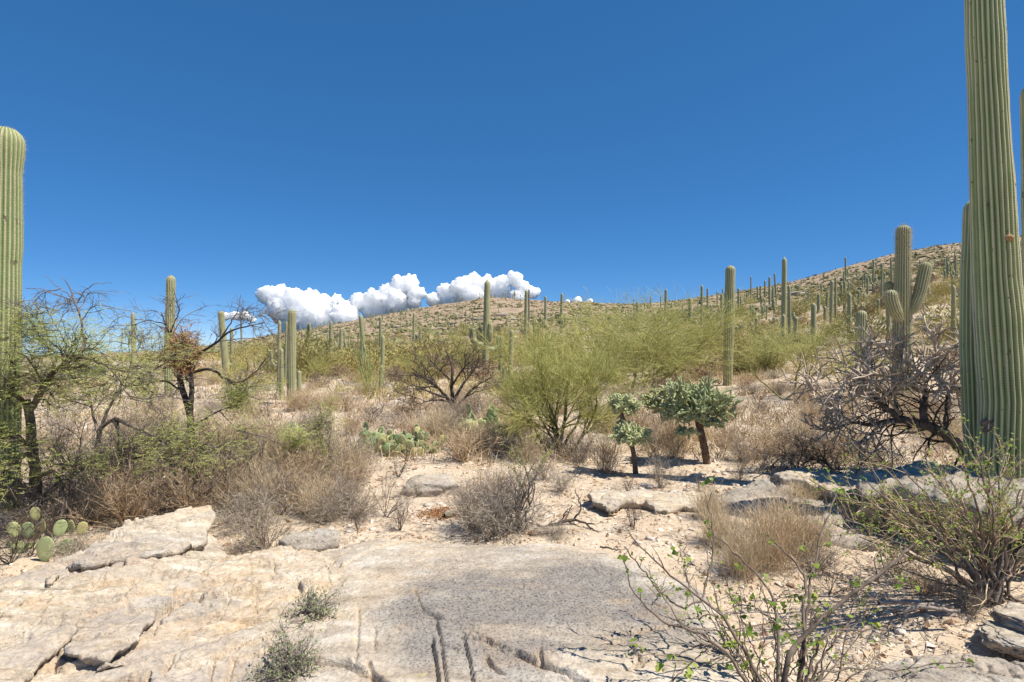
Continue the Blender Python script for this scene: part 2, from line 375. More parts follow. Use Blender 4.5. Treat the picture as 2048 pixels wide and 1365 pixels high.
def rock_mat(name, grey=.5, rot=.5, orange=.5, str_scale=(3, 26, 26)):
    m, n, b, out = newmat(name); q = N(n)
    v = q.map(str_scale, (0, 0, rot)); v0 = q.tc.outputs['Object']
    streak = q.noise(v, .55, 6, .65); patch = q.noise(v0, 1.7, 5, .6); fine = q.noise(v0, 42, 4, .7)
    col = q.ramp(streak, [(.28, (.20, .165, .125)), (.42, (.41, .345, .265)), (.56, (.51, .455, .375)), (.76, (.66, .62, .55))])
    col = q.mix(q.ramp(patch, [(.48, 0), (.66, .8 * orange)]), col, (.55, .41, .265))
    gm = q.noise(q.map((1.1, 2.6, 2.0), (0, 0, rot * .3)), .9, 6, .68)
    col = q.mix(q.ramp(gm, [(.46, 0), (.62, grey)]), col, (.31, .275, .25))
    col = q.mix(q.math('MULTIPLY', q.attr('grey'), .82), col, (.20, .185, .175))
    sp = q.ramp(q.noise(v0, 75, 2, .6), [(.54, 0), (.63, 1)])
    col = q.mix(q.math('MULTIPLY', sp, q.math('ADD', q.math('MULTIPLY', q.attr('grey'), .85), .15)), col, (.09, .085, .085))
    col = q.mix(q.math('MULTIPLY', q.attr('stain'), .75), col, (.50, .34, .19))
    lich = q.ramp(q.noise(v0, 5.5, 4, .7), [(.68, 0), (.74, .6)])
    col = q.mix(q.math('MULTIPLY', lich, .6), col, (.48, .43, .12))
    col = q.mix(.55, col, q.ramp(fine, [(.3, (.35, .33, .32)), (.46, (.92, .92, .92)), (.7, (1.3, 1.28, 1.24))]), 'MULTIPLY')
    n.links.new(col, b.inputs['Base Color']); b.inputs['Roughness'].default_value = .9
    p = q.bump(streak, .03, b, .7); p = q.bump(fine, .008, b, .8, p); q.bump(q.vor(v0, 60), .004, b, .6, p)
    return m
M['rock'] = rock_mat('rock', .75, .45, .6)
M['rock_c'] = rock_mat('rock_c', .25, .05, .45, (5, 14, 14))
M['rock_r'] = rock_mat('rock_r', .75, -.3, .3, (6, 10, 10))
M['boulder'] = rock_mat('boulder', .7, .2, .3, (6, 12, 12))
M['stone'] = plain('stone', [(.3, (.42, .35, .28)), (.7, (.72, .67, .60))], 12, var=.2, bump=.01)
M['gravel'] = plain('gravel', [(.35, (.33, .22, .14)), (.5, (.52, .39, .27)), (.65, (.68, .60, .51))], 14, var=0, isl=0.8)
M['asphalt'] = plain('asphalt', [(.3, (.045, .046, .05)), (.7, (.075, .076, .08))], 20, var=0)

def ground_mat():
    m, n, b, out = newmat('desert_soil'); q = N(n); v0 = q.tc.outputs['Object']
    big = q.noise(v0, .33, 5, .6); mid = q.noise(v0, 2.6, 5, .65); fin = q.noise(v0, 26, 5, .7)
    near = q.ramp(mid, [(.3, (.43, .345, .25)), (.5, (.545, .455, .35)), (.68, (.66, .59, .49))])
    near = q.mix(q.ramp(big, [(.42, .55), (.6, 0)]), near, (.53, .41, .29))
    st = q.vor(v0, 21, 'F1', 'Color'); sd = q.vor(v0, 21)
    sepc = n.nodes.new('ShaderNodeSeparateColor'); n.links.new(st, sepc.inputs[0])
    stone = q.math('MULTIPLY', q.ramp(sd, [(.28, 1), (.4, 0)]), q.ramp(sepc.outputs[0], [(.52, 0), (.56, 1)]))
    near = q.mix(q.math('MULTIPLY', stone, .8), near, q.ramp(sepc.outputs[1], [(0, (.36, .25, .17)), (.5, (.6, .5, .4)), (1, (.74, .69, .62))]))
    near = q.mix(q.ramp(fin, [(.35, .5), (.5, 0)]), near, (.30, .205, .13))
    litter = q.ramp(q.noise(q.map((1, 1, 1)), 5.2, 6, .8), [(.52, 0), (.63, .65)])
    near = q.mix(litter, near, (.27, .20, .14))
    far = q.ramp(q.noise(v0, .22, 6, .7), [(.3, (.22, .155, .105)), (.5, (.335, .245, .17)), (.66, (.42, .33, .24))])
    far = q.mix(q.ramp(q.vor(v0, .55), [(.1, .5), (.5, 0)]), far, (.24, .19, .11))
    far = q.mix(q.ramp(q.noise(v0, .9, 4, .8), [(.6, 0), (.7, .6)]), far, (.50, .41, .33))
    sep = n.nodes.new('ShaderNodeSeparateXYZ'); n.links.new(v0, sep.inputs[0])
    mr = n.nodes.new('ShaderNodeMapRange'); mr.inputs[1].default_value = 40; mr.inputs[2].default_value = 110; n.links.new(sep.outputs[1], mr.inputs[0])
    n.links.new(q.mix(mr.outputs[0], near, far), b.inputs['Base Color']); b.inputs['Roughness'].default_value = .95
    p = q.bump(mid, .05, b, .6); p = q.bump(stone, .02, b, .8, p); q.bump(fin, .012, b, .9, p)
    return m
M['soil'] = ground_mat()
def cloud_mat():
    m, n, b, out = newmat('cloud_white')
    b.inputs['Base Color'].default_value = (.97, .97, .97, 1); b.inputs['Roughness'].default_value = 1; b.inputs['Specular IOR Level'].default_value = 0
    b.inputs['Subsurface Weight'].default_value = 1; b.inputs['Subsurface Radius'].default_value = (1, 1, 1); b.inputs['Subsurface Scale'].default_value = 650
    return m
M['cloud'] = cloud_mat()

# ------------------------------------------------------------------ ground sheet
rows = np.concatenate([[-400, -120, -50, -20, -8, -3, 0, .8], np.exp(np.linspace(math.log(1.5), math.log(30), 250)), np.exp(np.linspace(math.log(30.5), math.log(500), 160)), [620, 800, 1200, 2000, 3500]])
sl_ = np.concatenate([[-60, -20, -8, -4], np.linspace(-2.4, -1.05, 16), np.linspace(-1.03, 1.03, 210), np.linspace(1.05, 2.4, 16), [4, 8, 20, 60]])
YY, SS = np.meshgrid(rows, sl_, indexing='ij'); XX = SS * np.maximum(YY, 3.0)
V = np.stack([XX, YY, H(XX, YY)], -1).reshape(-1, 3)
nr, nc = YY.shape; i, j = np.meshgrid(np.arange(nr - 1), np.arange(nc - 1), indexing='ij'); a = (i * nc + j).ravel()
kind(mk('ground', V, np.stack([a, a + 1, a + nc + 1, a + nc], 1), M['soil']), 'structure')

# asphalt road glimpsed through the mesquite
rp = [np.linspace(104, 212, 14), np.linspace(0, 1, 8)]
RX, RT = np.meshgrid(*rp, indexing='ij'); RY = 22.5 + RT * 13 + (RX - 104) * .03
V = np.stack([(RX - 1024) / F * RY, RY, 0 * RX], -1); V[..., 2] = H(V[..., 0], V[..., 1]) + .07
i, j = np.meshgrid(np.arange(13), np.arange(7), indexing='ij'); a = (i * 8 + j).ravel()
kind(mk('road', V.reshape(-1, 3), np.stack([a, a + 8, a + 9, a + 1], 1), M['asphalt']), 'structure')

# ------------------------------------------------------------------ bedrock and boulders
def poly_sd(x, y, P):
    d = np.full(x.shape, 1e9); ins = np.zeros(x.shape, bool); n = len(P)
    for k in range(n):
        a, b = P[k], P[(k + 1) % n]; e = b - a; t = np.clip(((x - a[0]) * e[0] + (y - a[1]) * e[1]) / max(e @ e, 1e-12), 0, 1)
        d = np.minimum(d, np.hypot(x - a[0] - t * e[0], y - a[1] - t * e[1]))
        c = (a[1] > y) != (b[1] > y)
        with np.errstate(all='ignore'): ins ^= c & (x < e[0] * (y - a[1]) / (e[1] if abs(e[1]) > 1e-12 else 1e-12) + a[0])
    return np.where(ins, d, -d)
def line_sd(x, y, P):
    d = np.full(x.shape, 1e9); side = np.zeros(x.shape)
    for k in range(len(P) - 1):
        a, b = P[k], P[k + 1]; e = b - a; t = np.clip(((x - a[0]) * e[0] + (y - a[1]) * e[1]) / max(e @ e, 1e-12), 0, 1)
        q = np.hypot(x - a[0] - t * e[0], y - a[1] - t * e[1]); s = np.sign(e[0] * (y - a[1]) - e[1] * (x - a[0]))
        side = np.where(q < d, s, side); d = np.minimum(d, q)
    return d, side
def slab(name, poly, z0, res, label, m, tilt=(0, 0), cracks=(), fol=.45, famp=.012, terr=.02, tscale=1.2, thick=.3, wall=.07, under=.4,
         rnd=.12, rndh=.05, seed=0, warp=.03, grey=None, stain=.0, swell=.0, tsteps=4.5, net=1., plates=None):
    xc = np.mean([(p[0] - 1024) / F for p in poly]) * 3.5
    def unp(p):
        z = z0
        for _ in range(6):
            Y = (CZ - z) * F / (p[1] - 682.5); X = (p[0] - 1024) / F * Y; z = z0 + tilt[0] * (X - xc) + tilt[1] * (Y - 3.6)
        return np.array([X, Y])
    P = np.array([unp(p) for p in poly])
    lo, hi = P.min(0) - .12 - wall, P.max(0) + .12 + wall
    x, y = np.meshgrid(np.arange(lo[0], hi[0], res), np.arange(lo[1], hi[1], res), indexing='ij')
    sd = poly_sd(x, y, P) + warp * fbm(x * 4, y * 4, o=5, s=seed + 40)
    gx, gy = np.gradient(sd, res); gl = np.maximum(np.hypot(gx, gy), .2); gx /= gl; gy /= gl
    u = x * math.cos(fol) + y * math.sin(fol); v = -x * math.sin(fol) + y * math.cos(fol)
    z = z0 + tilt[0] * (x - xc) + tilt[1] * (y - 3.6) + swell * np.clip(sd, 0, 1.2)
    z = z + .05 * fbm(x * .9, y * .9, o=3, s=seed) + famp * fbm(u * 2.2, v * 13, o=6, s=seed + 1, g=.62) + .009 * fbm(x * 16, y * 16, o=5, s=seed + 2, g=.6)
    q = fbm(u * tscale, v * tscale * 2.6, o=5, s=seed + 5) * tsteps + .35 * fbm(u * 6, v * 14, o=4, s=seed + 6)
    fr = q - np.floor(q); z = z + terr * (np.floor(q) + sm(.0, .10, fr))
    st = np.exp(-((fr) / .10)) * .45 * stain
    st = st + stain * .6 * sm(.25, .6, fbm(u * 2, v * 4, o=3, s=seed + 8))
    for fu, fv, sd2, wid, dpt in ((1.3, 4.2, 81, .040, .032), (3.0, 8.0, 83, .055, .02), (4.6, 2.2, 85, .03, .026)):
        nz = fbm(u * fu, v * fv, o=4, s=seed + sd2, g=.45); mk_ = sm(.0, .3, fbm(x * 1.7, y * 1.7, o=2, s=seed + sd2 + 1)); z = z - net * dpt * np.exp(-(nz / wid) ** 2) * mk_
    if plates:
        npl, pa, asp, pg = plates; rp_ = rg(seed + 200); ux = u + .05 * fbm(x * 3, y * 3, o=4, s=seed + 90) + .012 * fbm(x * 22, y * 22, o=3, s=seed + 92); vx = v + .05 * fbm(x * 3, y * 3, o=4, s=seed + 91) + .012 * fbm(x * 22, y * 22, o=3, s=seed + 93)
        su = rp_.uniform(u.min(), u.max(), npl); sv_ = rp_.uniform(v.min(), v.max(), npl); hh = rp_.uniform(-1, 1, npl) * pa; tu = rp_.normal(0, .05, npl); tv = rp_.normal(0, .10, npl)
        d1 = np.full(x.shape, 1e9); d2 = d1.copy(); k1 = np.zeros(x.shape, int)
        for k in range(npl):
            dd = np.abs(ux - su[k]) / asp + np.abs(vx - sv_[k]) * .8 + .4 * np.hypot((ux - su[k]) / asp, vx - sv_[k])
            nw = dd < d1; d2 = np.where(nw, d1, np.minimum(d2, dd)); k1 = np.where(nw, k, k1); d1 = np.where(nw, dd, d1)
        e_ = d2 - d1; z = z + hh[k1] + tv[k1] * (vx - sv_[k1]) + tu[k1] * (ux - su[k1]) - pg * np.exp(-(e_ / .012) ** 2) * (rp_.random(npl) > .4)[k1]
        st = st + stain * .45 * np.exp(-(e_ / .05)) * (rp_.random(npl) > .5)[k1]
    for c in cracks:
        L = np.array([unp(p) for p in c[0]]); wd, dp, stp = c[1:4]
        wx = x + .006 * fbm(x * 9, y * 9, o=4, s=seed + 21); wy = y + .006 * fbm(x * 9, y * 9, o=4, s=seed + 22)
        dp *= .5; stp *= .35; wd = max(wd * .8, .0075); d, side = line_sd(wx, wy, L)
        z = z - dp * np.exp(-(d / wd) ** 4) + stp * .5 * side * np.clip(1 - d / .4, 0, 1); st = st + (.4 if stp else .2) * np.exp(-d / .03) * sm(-.3, .3, fbm(x * 5, y * 5, o=3, s=seed + 61)) * (1 if stain else .3)
    z = z - rndh * (1 - np.sqrt(np.clip(1 - (1 - np.clip(sd / rnd, 0, 1)) ** 2, 0, 1)))
    t = np.clip(-sd / wall, 0, 1)
    lay = .12 * noise(u * 3, z * 60, s=seed + 30)
    z = z - thick * t; sh = np.where(sd < 0, np.minimum(-sd, wall) * (1 + under + lay * 3), 0)
    X = x + gx * sh; Yv = y + gy * sh
    n0, n1 = x.shape; i, j = np.meshgrid(np.arange(n0 - 1), np.arange(n1 - 1), indexing='ij'); a = (i * n1 + j).ravel()
    Q = np.stack([a, a + n1, a + n1 + 1, a + 1], 1)
    g = grey(x, y) if grey else np.zeros_like(x)
    keep = (sd.ravel()[Q].max(1) > -wall) & ((z - H(x, y, False)).ravel()[Q].max(1) > -.25)
    Q = Q[keep]; used = np.zeros(x.size, bool); used[Q.ravel()] = True; re = np.cumsum(used) - 1
    o = mk(name, np.stack([X, Yv, z], -1).reshape(-1, 3)[used], re[Q], m, attrs={'grey': g.ravel()[used], 'stain': np.clip(st, 0, .85).ravel()[used]})
    tag(o, label, 'rock'); return o
def gz(px, py, z): Y = (CZ - z) * F / (py - 682.5); return (px - 1024) / F * Y, Y
gx0, gy0 = gz(1040, 1200, .17)
def grey_c(x, y):
    return np.clip(sm(1.15, .45, np.hypot((x - gx0 - .1) / 1.05, (y - gy0) / .85) + .35 * fbm(x * 2.5, y * 2.5, o=3, s=78)) * (1.25 + 1.2 * fbm(x * 1.6, y * 5, o=5, s=77)), 0, 1)
slab('bedrock', [(648, 1180), (662, 1120), (690, 1080), (760, 1066), (850, 1072), (950, 1080), (1060, 1076), (1130, 1080), (1215, 1090), (1290, 1112), (1350, 1140), (1400, 1170), (1440, 1215), (1470, 1270), (1490, 1340), (1500, 1420), (1100, 1420), (560, 1420), (580, 1340), (620, 1250)],
     0.185, .0083, 'broad domed grey bedrock slab across the bottom, cut by upright cracks', M['rock_c'], fol=.05, famp=.012, terr=.004, tscale=.6, thick=.3, wall=.06, under=.2, rnd=.3, rndh=.05, seed=11, stain=.25, net=.18, grey=grey_c,
     cracks=[([(829, 1190), (838, 1215), (845, 1236)], .008, .05, -.03), ([(830, 1238), (850, 1238), (880, 1246)], .012, .06, .05), ([(872, 1246), (884, 1300), (896, 1400)], .008, .06, .0),
             ([(864, 1283), (873, 1330), (880, 1400)], .012, .07, .02), ([(928, 1278), (938, 1320), (950, 1400)], .009, .06, .02), 
             ([(973, 1312), (985, 1336), (1004, 1348)], .012, .06, .02), ([(884, 1292), (915, 1299)], .008, .05, .02), ([(928, 1280), (975, 1286), (990, 1296)], .008, .04, .03),
             ([(716, 1222), (717, 1250), (713, 1290), (711, 1332)], .006, .035, 0), ([(750, 1258), (748, 1305)], .005, .03, 0), ([(717, 1255), (748, 1256)], .006, .02, .015),
             ([(600, 1318), (640, 1326), (690, 1330), (715, 1342), (745, 1352), (775, 1380)], .016, .08, .07), ([(735, 1330), (745, 1350)], .012, .06, 0),
             ([(1030, 1312), (1075, 1334), (1120, 1351), (1170, 1372)], .014, .08, .06), ([(1078, 1308), (1083, 1335)], .014, .06, 0), ([(1190, 1355), (1260, 1345), (1290, 1330)], .012, .06, .04),
             ([(804, 1260), (846, 1269)], .006, .03, .01), ([(770, 1268), (795, 1266)], .005, .03, .01), ([(672, 1134), (700, 1116), (730, 1102), (770, 1086), (800, 1078)], .012, .035, .03), ([(1225, 1207), (1300, 1206), (1330, 1214)], .005, .03, .01),
             ([(1265, 1270), (1300, 1262), (1335, 1258)], .012, .05, .03), ([(1215, 1292), (1245, 1286)], .006, .03, .01), ([(1180, 1130), (1196, 1152)], .005, .02, 0), ([(1262, 1300), (1285, 1340)], .01, .05, .02), ([(645, 1240), (700, 1242)], .004, .02, 0)])
slab('rock_outcrop', [(-260, 1170), (0, 1140), (120, 1120), (250, 1085), (420, 1062), (470, 1100), (560, 1082), (640, 1083), (720, 1095), (715, 1150), (700, 1210), (680, 1270), (660, 1350), (650, 1420), (200, 1420), (-200, 1420)],
     0.17, .0088, 'pale tan outcrop with slanting foliation and many stepped ledges', M['rock'], tilt=(-.05, .0), fol=.62, famp=.030, terr=.017, tscale=1.3, thick=.3, wall=.07, under=.25, rnd=.22, rndh=.06, seed=23, stain=.8, plates=(150, .011, 2.6, .016),
     cracks=[([(320, 1370), (345, 1318), (385, 1290)], .01, .06, .02), ([(415, 1370), (430, 1330), (440, 1312), (475, 1305), (500, 1290), (515, 1284)], .01, .06, .035), ([(450, 1370), (470, 1325)], .01, .05, .015), ([(427, 1233), (447, 1230), (460, 1200)], .009, .05, .04),
             ([(440, 1265), (465, 1268), (475, 1246), (500, 1244)], .01, .06, .05), ([(484, 1240), (520, 1243), (550, 1235), (570, 1215)], .014, .06, .05), ([(330, 1236), (370, 1215), (380, 1195)], .008, .04, .02), ([(395, 1185), (425, 1172)], .006, .04, .01), ([(270, 1190), (300, 1180), (310, 1160)], .009, .05, .03), ([(185, 1185), (205, 1160)], .008, .04, .01),
             ([(495, 1330), (520, 1325), (540, 1315)], .008, .04, .02), ([(40, 1355), (95, 1315), (160, 1262)], .014, .07, .06)])
slab('rock_slab', [(110, 1124), (160, 1098), (230, 1070), (310, 1040), (420, 1027), (436, 1046), (412, 1078), (345, 1100), (250, 1118), (160, 1138)],
     0.26, .009, 'long whitish slab with an undercut front edge, resting on the tan outcrop', M['rock'], tilt=(.02, .03), fol=.5, famp=.02, terr=.02, tscale=1.5, thick=.10, wall=.05, under=2.2, rnd=.05, rndh=.03, seed=31, stain=.3, warp=.07, plates=(16, .012, 2.5, .015))
slab('rock_slab', [(165, 1232), (250, 1208), (300, 1205), (306, 1230), (285, 1280), (208, 1330), (150, 1318), (115, 1312), (135, 1270)],
     0.245, .008, 'five sided whitish slab with a dark undercut rim, lying near the bottom corner', M['rock'], tilt=(-.03, 0), fol=.5, famp=.018, terr=.012, thick=.065, wall=.04, under=1.8, rnd=.04, rndh=.015, seed=37, stain=.3, warp=.045, plates=(9, .007, 2.5, .01))
slab('rock_slab', [(-90, 1230), (-90, 1180), (30, 1162), (80, 1160), (76, 1182), (20, 1222), (-40, 1260)],
     0.28, .009, 'rusty edged slab poking in at the frame edge below the giant saguaro', M['rock'], tilt=(-.03, 0), fol=.5, famp=.018, terr=.015, thick=.09, wall=.05, under=1.8, rnd=.06, rndh=.03, seed=41, stain=.5, warp=.045)
slab('rock_slab', [(84, 1168), (124, 1164), (112, 1180), (84, 1186)], 0.235, .008, 'small wedge of white rock beside the rusty edged slab', M['rock'], thick=.05, wall=.04, under=1., rnd=.05, rndh=.02, seed=43)
slab('rock_slab', [(-60, 1330), (20, 1300), (90, 1268), (160, 1238), (158, 1252), (100, 1310), (50, 1370), (-20, 1430)],
     0.225, .009, 'tapering pinkish ledge left of the five sided slab', M['rock'], fol=.5, famp=.018, terr=.01, thick=.06, wall=.04, under=1.6, rnd=.05, rndh=.02, seed=47, stain=.5, warp=.045)
slab('rock_slab', [(1655, 1368), (1720, 1322), (1790, 1290), (1830, 1275), (1920, 1274), (2000, 1290), (2200, 1320), (2300, 1520), (1600, 1520)],
     .14, .009, 'smooth speckled grey bedrock slab under the small tan boulder', M['rock_r'], fol=-.35, famp=.01, terr=.004, thick=.2, wall=.1, under=.0, rnd=.3, rndh=.08, seed=53,
     grey=lambda x, y: np.clip(.35 + .7 * fbm(x * 3, y * 3, o=4, s=5), 0, 1), cracks=[([(1925, 1290), (1950, 1300)], .006, .04, .0), ([(2015, 1325), (2040, 1355)], .008, .04, .01)])
slab('rock_slab', [(558, 1078), (590, 1064), (650, 1058), (680, 1062), (678, 1076), (640, 1086), (590, 1090)],
     0.20, .009, 'flat grey rock with a black shaded edge behind the crack plant', M['rock_c'], thick=.14, wall=.05, under=1.2, rnd=.07, rndh=.03, seed=59, grey=lambda x, y: 0 * x + .5)
slab('rock_slab', [(1160, 1000), (1200, 988), (1330, 990), (1450, 996), (1440, 1010), (1330, 1013), (1260, 1008), (1215, 1016)],
     0.055, .012, 'thin cream ledge stepping across the bare sand', M['rock'], thick=.08, wall=.05, under=1.2, rnd=.05, rndh=.02, seed=61, stain=.6, famp=.03, warp=.14)
slab('rock_slab', [(1430, 985), (1460, 966), (1530, 955), (1590, 962), (1640, 985), (1690, 1010), (1740, 1050), (1760, 1085), (1650, 1075), (1560, 1030), (1470, 1010)],
     0.07, .012, 'low rounded grey rock at the edge of the straw bush', M['boulder'], thick=.3, wall=.1, under=.1, rnd=.5, rndh=.12, seed=67, famp=.025, terr=.02, warp=.12, grey=lambda x, y: np.clip(.4 + .8 * fbm(x * 2, y * 2, o=4, s=8), 0, 1))
slab('rock_slab', [(1704, 950), (1745, 930), (1840, 927), (1960, 945), (2120, 970), (2260, 1010), (2100, 1040), (1960, 1016), (1870, 990), (1790, 965), (1730, 968)],
     0.40, .014, 'large ledged rock with a dark undercut face at the foot of the tallest saguaro', M['boulder'], tilt=(.03, .03), thick=.6, wall=.12, under=3.2, rnd=.2, rndh=.08, seed=71, famp=.04, terr=.03, warp=.08, tsteps=3.5, grey=lambda x, y: np.clip(.6 + .8 * fbm(x * 2, y * 2, o=4, s=9), 0, 1))
slab('rock_slab', [(1540, 950), (1600, 940), (1700, 935), (1740, 960), (1745, 1000), (1700, 1000), (1640, 976), (1590, 962)],
     0.17, .011, 'low shelf of rock with a black shaded edge behind the straw tufts', M['rock'], thick=.32, wall=.1, under=1.8, rnd=.08, rndh=.03, seed=73, famp=.03, terr=.02, warp=.08)
def boulder(name, c, size, seed, label, m='boulder', lv=4, rough=.22, flat=.0, rz=0., cat='rock', group=None, grey=.3):
    V, Fc = ICO[lv]; d = 1 + rough * fbm(V[:, 0] * 1.3 + seed * 3.1, V[:, 1] * 1.3, V[:, 2] * 1.3, o=5, s=seed, g=.55)
    W = V * d[:, None]
    W = np.sign(W) * np.abs(W) ** .8
    lay = .05 * np.floor(W[:, 2] * 4 + noise(V[:, 0] * 2, V[:, 1] * 2, s=seed)) if flat else 0
    W[:, :2] *= (1 + lay * flat)[:, None] if flat else 1
    W = W * np.array(size); cs, sn = math.cos(rz), math.sin(rz)
    W = np.stack([W[:, 0] * cs - W[:, 1] * sn, W[:, 0] * sn + W[:, 1] * cs, W[:, 2]], 1)
    g = np.clip(grey + .9 * fbm(V[:, 0] * 3, V[:, 1] * 3, V[:, 2] * 3, o=3, s=seed + 3), 0, 1)
    o = mk(name, W, Fc, M[m], attrs={'grey': g, 'stain': g * 0}); o.location = c
    return tag(o, label, cat, group)
p = at(862, 985); boulder('boulder', p + [0, 0, .03], (.34, .25, .16), 3, 'rounded pale boulder with a dry bush sprawling against it', rough=.35, grey=.0)
p = on(2040, 3.35); p = P3(2052, 1288, 3.35); boulder('boulder', p, (.22, .20, .065), 5, 'tan wedge of layered stone casting shade on the speckled slab', 'rock', 5, .55, 1., rz=-.5, grey=0)
p = P3(2066, 1252, 3.45); boulder('boulder', p, (.17, .17, .075), 6, 'grey layered stone stacked on the tan wedge at the frame edge', 'rock', 5, .55, 1., rz=.4, grey=.2)
LATER = []
hill_rocks = [(655, 722, 60, 16), (630, 735, 40, 12), (745, 727, 34, 14), (785, 733, 50, 20), (780, 777, 46, 12), (682, 790, 26, 9), (835, 705, 60, 16), (660, 752, 40, 12), (860, 712, 40, 10), (545, 780, 40, 16), (1045, 770, 24, 9), (905, 828, 80, 14), (1650, 700, 40, 10), (1770, 668, 44, 12), (1860, 640, 50, 12), (1880, 660, 60, 12), (1850, 610, 30, 8), (1430, 615, 26, 9), (1700, 625, 40, 8), (1590, 590, 40, 8), (640, 810, 30, 10), (1785, 690, 50, 10), (1895, 700, 50, 12)]
for k, (px, py, wd, ht) in enumerate(hill_rocks):
    p = at(px, py); q = p[1] / F
    boulder('rock', p, (wd * q * .5, wd * q * .32, ht * q * .7), 20 + k, 'rock', 'rock', 3, .35, .6, rz=k * 1.3, group='pale rocks on the slope', grey=.1); LATER.append((bpy.context.scene.collection.objects[-1], 'pale flat rock', px, py))
for k, (px, py, wd, ht) in enumerate([(925, 650, 60, 7), (885, 660, 40, 6), (965, 640, 50, 6), (1010, 632, 44, 7), (820, 672, 36, 6), (1035, 640, 36, 6), (800, 655, 30, 5), (930, 636, 40, 5)]):
    p = at(px, py); q = p[1] / F
    boulder('rock_outcrop', p, (wd * q * .5, wd * q * .2, ht * q * .6), 50 + k, 'grey rock band on the distant brown hill', 'boulder', 3, .4, .8, rz=.1 * k, group='rock bands on the far hill', grey=.5)
r = rg(8)
sp = [(1405, 950), (1392, 955), (1420, 958), (1432, 946), (1378, 945), (1345, 985), (1362, 990), (1372, 982), (1336, 996), (1290, 972), (1300, 976), (1282, 980), (1400, 968), (1450, 950), (1440, 962), (1470, 972), (1215, 980), (1200, 990), (880, 1010), (858, 1012), (745, 1060), (700, 1065), (660, 1062), (1560, 955), (1250, 1008), (1320, 960), (1425, 1000), (1500, 968), (1640, 1240), (1680, 1275), (1800, 1265), (1745, 1190), (1860, 1175), (1935, 1262), (1700, 1240), (1300, 1080), (1275, 1088)]
for k, (px, py) in enumerate(sp):
    p = at(px, py); s = r.uniform(6, 12) * p[1] / F
    boulder('stone', p + [0, 0, s * .12], (s * r.uniform(.8, 1.2), s * .8, s * .5), 100 + k, 'white angular stone lying loose on the orange sand', 'stone', 2, .5, rz=r.uniform(0, 6), cat='stone', group='loose white stones on the sand'); LATER.append((bpy.context.scene.collection.objects[-1], 'white angular stone on the sand', px, py))

# gravel over the bare patches
r = rg(5); n = 15000
gs = r.uniform(-1.0, 1.0, n); gy_ = np.exp(r.uniform(math.log(2.6), math.log(20), n)); gx_ = gs * gy_
ok = (fbm(gx_ * .8, gy_ * .8, o=3, s=70) > -.25)
gx_, gy_ = gx_[ok], gy_[ok]; n = len(gx_); s = np.abs(r.lognormal(math.log(.0145), .5, n)).clip(.004, .032) * (.6 + gy_ / 12)
OC_V = np.array([(1, 0, 0), (-1, 0, 0), (0, 1, 0), (0, -1, 0), (0, 0, 1), (0, 0, -1)], float); OC_F = np.array([(0, 2, 4), (2, 1, 4), (1, 3, 4), (3, 0, 4), (2, 0, 5), (1, 2, 5), (3, 1, 5), (0, 3, 5)])
Vv = OC_V[None] * (1 + r.uniform(-.4, .4, (n, 6, 1))) * s[:, None, None] * r.uniform(.6, 1.2, (n, 1, 3)) * np.array([1, 1, .7]) + r.normal(0, .25, (n, 6, 3)) * s[:, None, None]
Vv += np.stack([gx_, gy_, H(gx_, gy_) + s * .15], 1)[:, None]
kind(mk('gravel', Vv.reshape(-1, 3), (OC_F[None] + np.arange(n)[:, None, None] * 6).reshape(-1, 3), M['gravel'], smooth=False), 'stuff')

# ------------------------------------------------------------------ saguaros
def column(pts, rad, ribs, per, K, depth=.13, dome=True, wig=.0, seed=0, twist=0.):
    p = path(pts, K); L = np.concatenate([[0], np.cumsum(np.linalg.norm(np.diff(p, axis=0), axis=1))])
    t = L / L[-1]; Rr = np.interp(t, np.linspace(0, 1, len(rad)), rad)
    if dome:
        e = L[-1] - L; rt = rad[-1]; f = np.clip(e / (rt * 1.1), 0, 1); Rr = Rr * np.sqrt(np.clip(1 - (1 - f) ** 2, 0.0004, 1))
    T = np.gradient(p, axis=0); T = unit(T); ref = np.array([0., 1, 0]); Nn = unit(np.cross(T, ref)); B = np.cross(T, Nn)
    S = ribs * per; th = np.arange(S) * 2 * np.pi / S
    ph = th[None] * ribs / 2 + twist
    if wig: ph = ph + wig * fbm(th[None] * 1.2, L[:, None] * .7, o=2, s=seed)
    ph = np.broadcast_to(ph, (K, S)); c = np.abs(np.cos(ph)); rr = Rr[:, None] * (1 - depth * (1 - c) + .03 * fbm(np.cos(th[None]) * 1.5, L[:, None] * 2.2, np.sin(th[None]) * 1.5, o=3, s=seed) + .05 * fbm(0 * th[None], L[:, None] * 1.1, o=3, s=seed + 3))
    V = p[:, None] + rr[..., None] * (np.cos(th)[None, :, None] * Nn[:, None] + np.sin(th)[None, :, None] * B[:, None])
    i, j = np.meshgrid(np.arange(K - 1), np.arange(S), indexing='ij'); j2 = (j + 1) % S
    Q = np.stack([i * S + j, i * S + j2, (i + 1) * S + j2, (i + 1) * S + j], -1).reshape(-1, 4)
    U = np.stack([ph / np.pi, np.broadcast_to(L[:, None], ph.shape)], -1).reshape(-1, 2)
    cap = np.array([[(K - 1) * S + k for k in range(S)]])
    crest = (p, L, Rr, Nn, B, T)
    return V.reshape(-1, 3), [Q, cap], U, crest
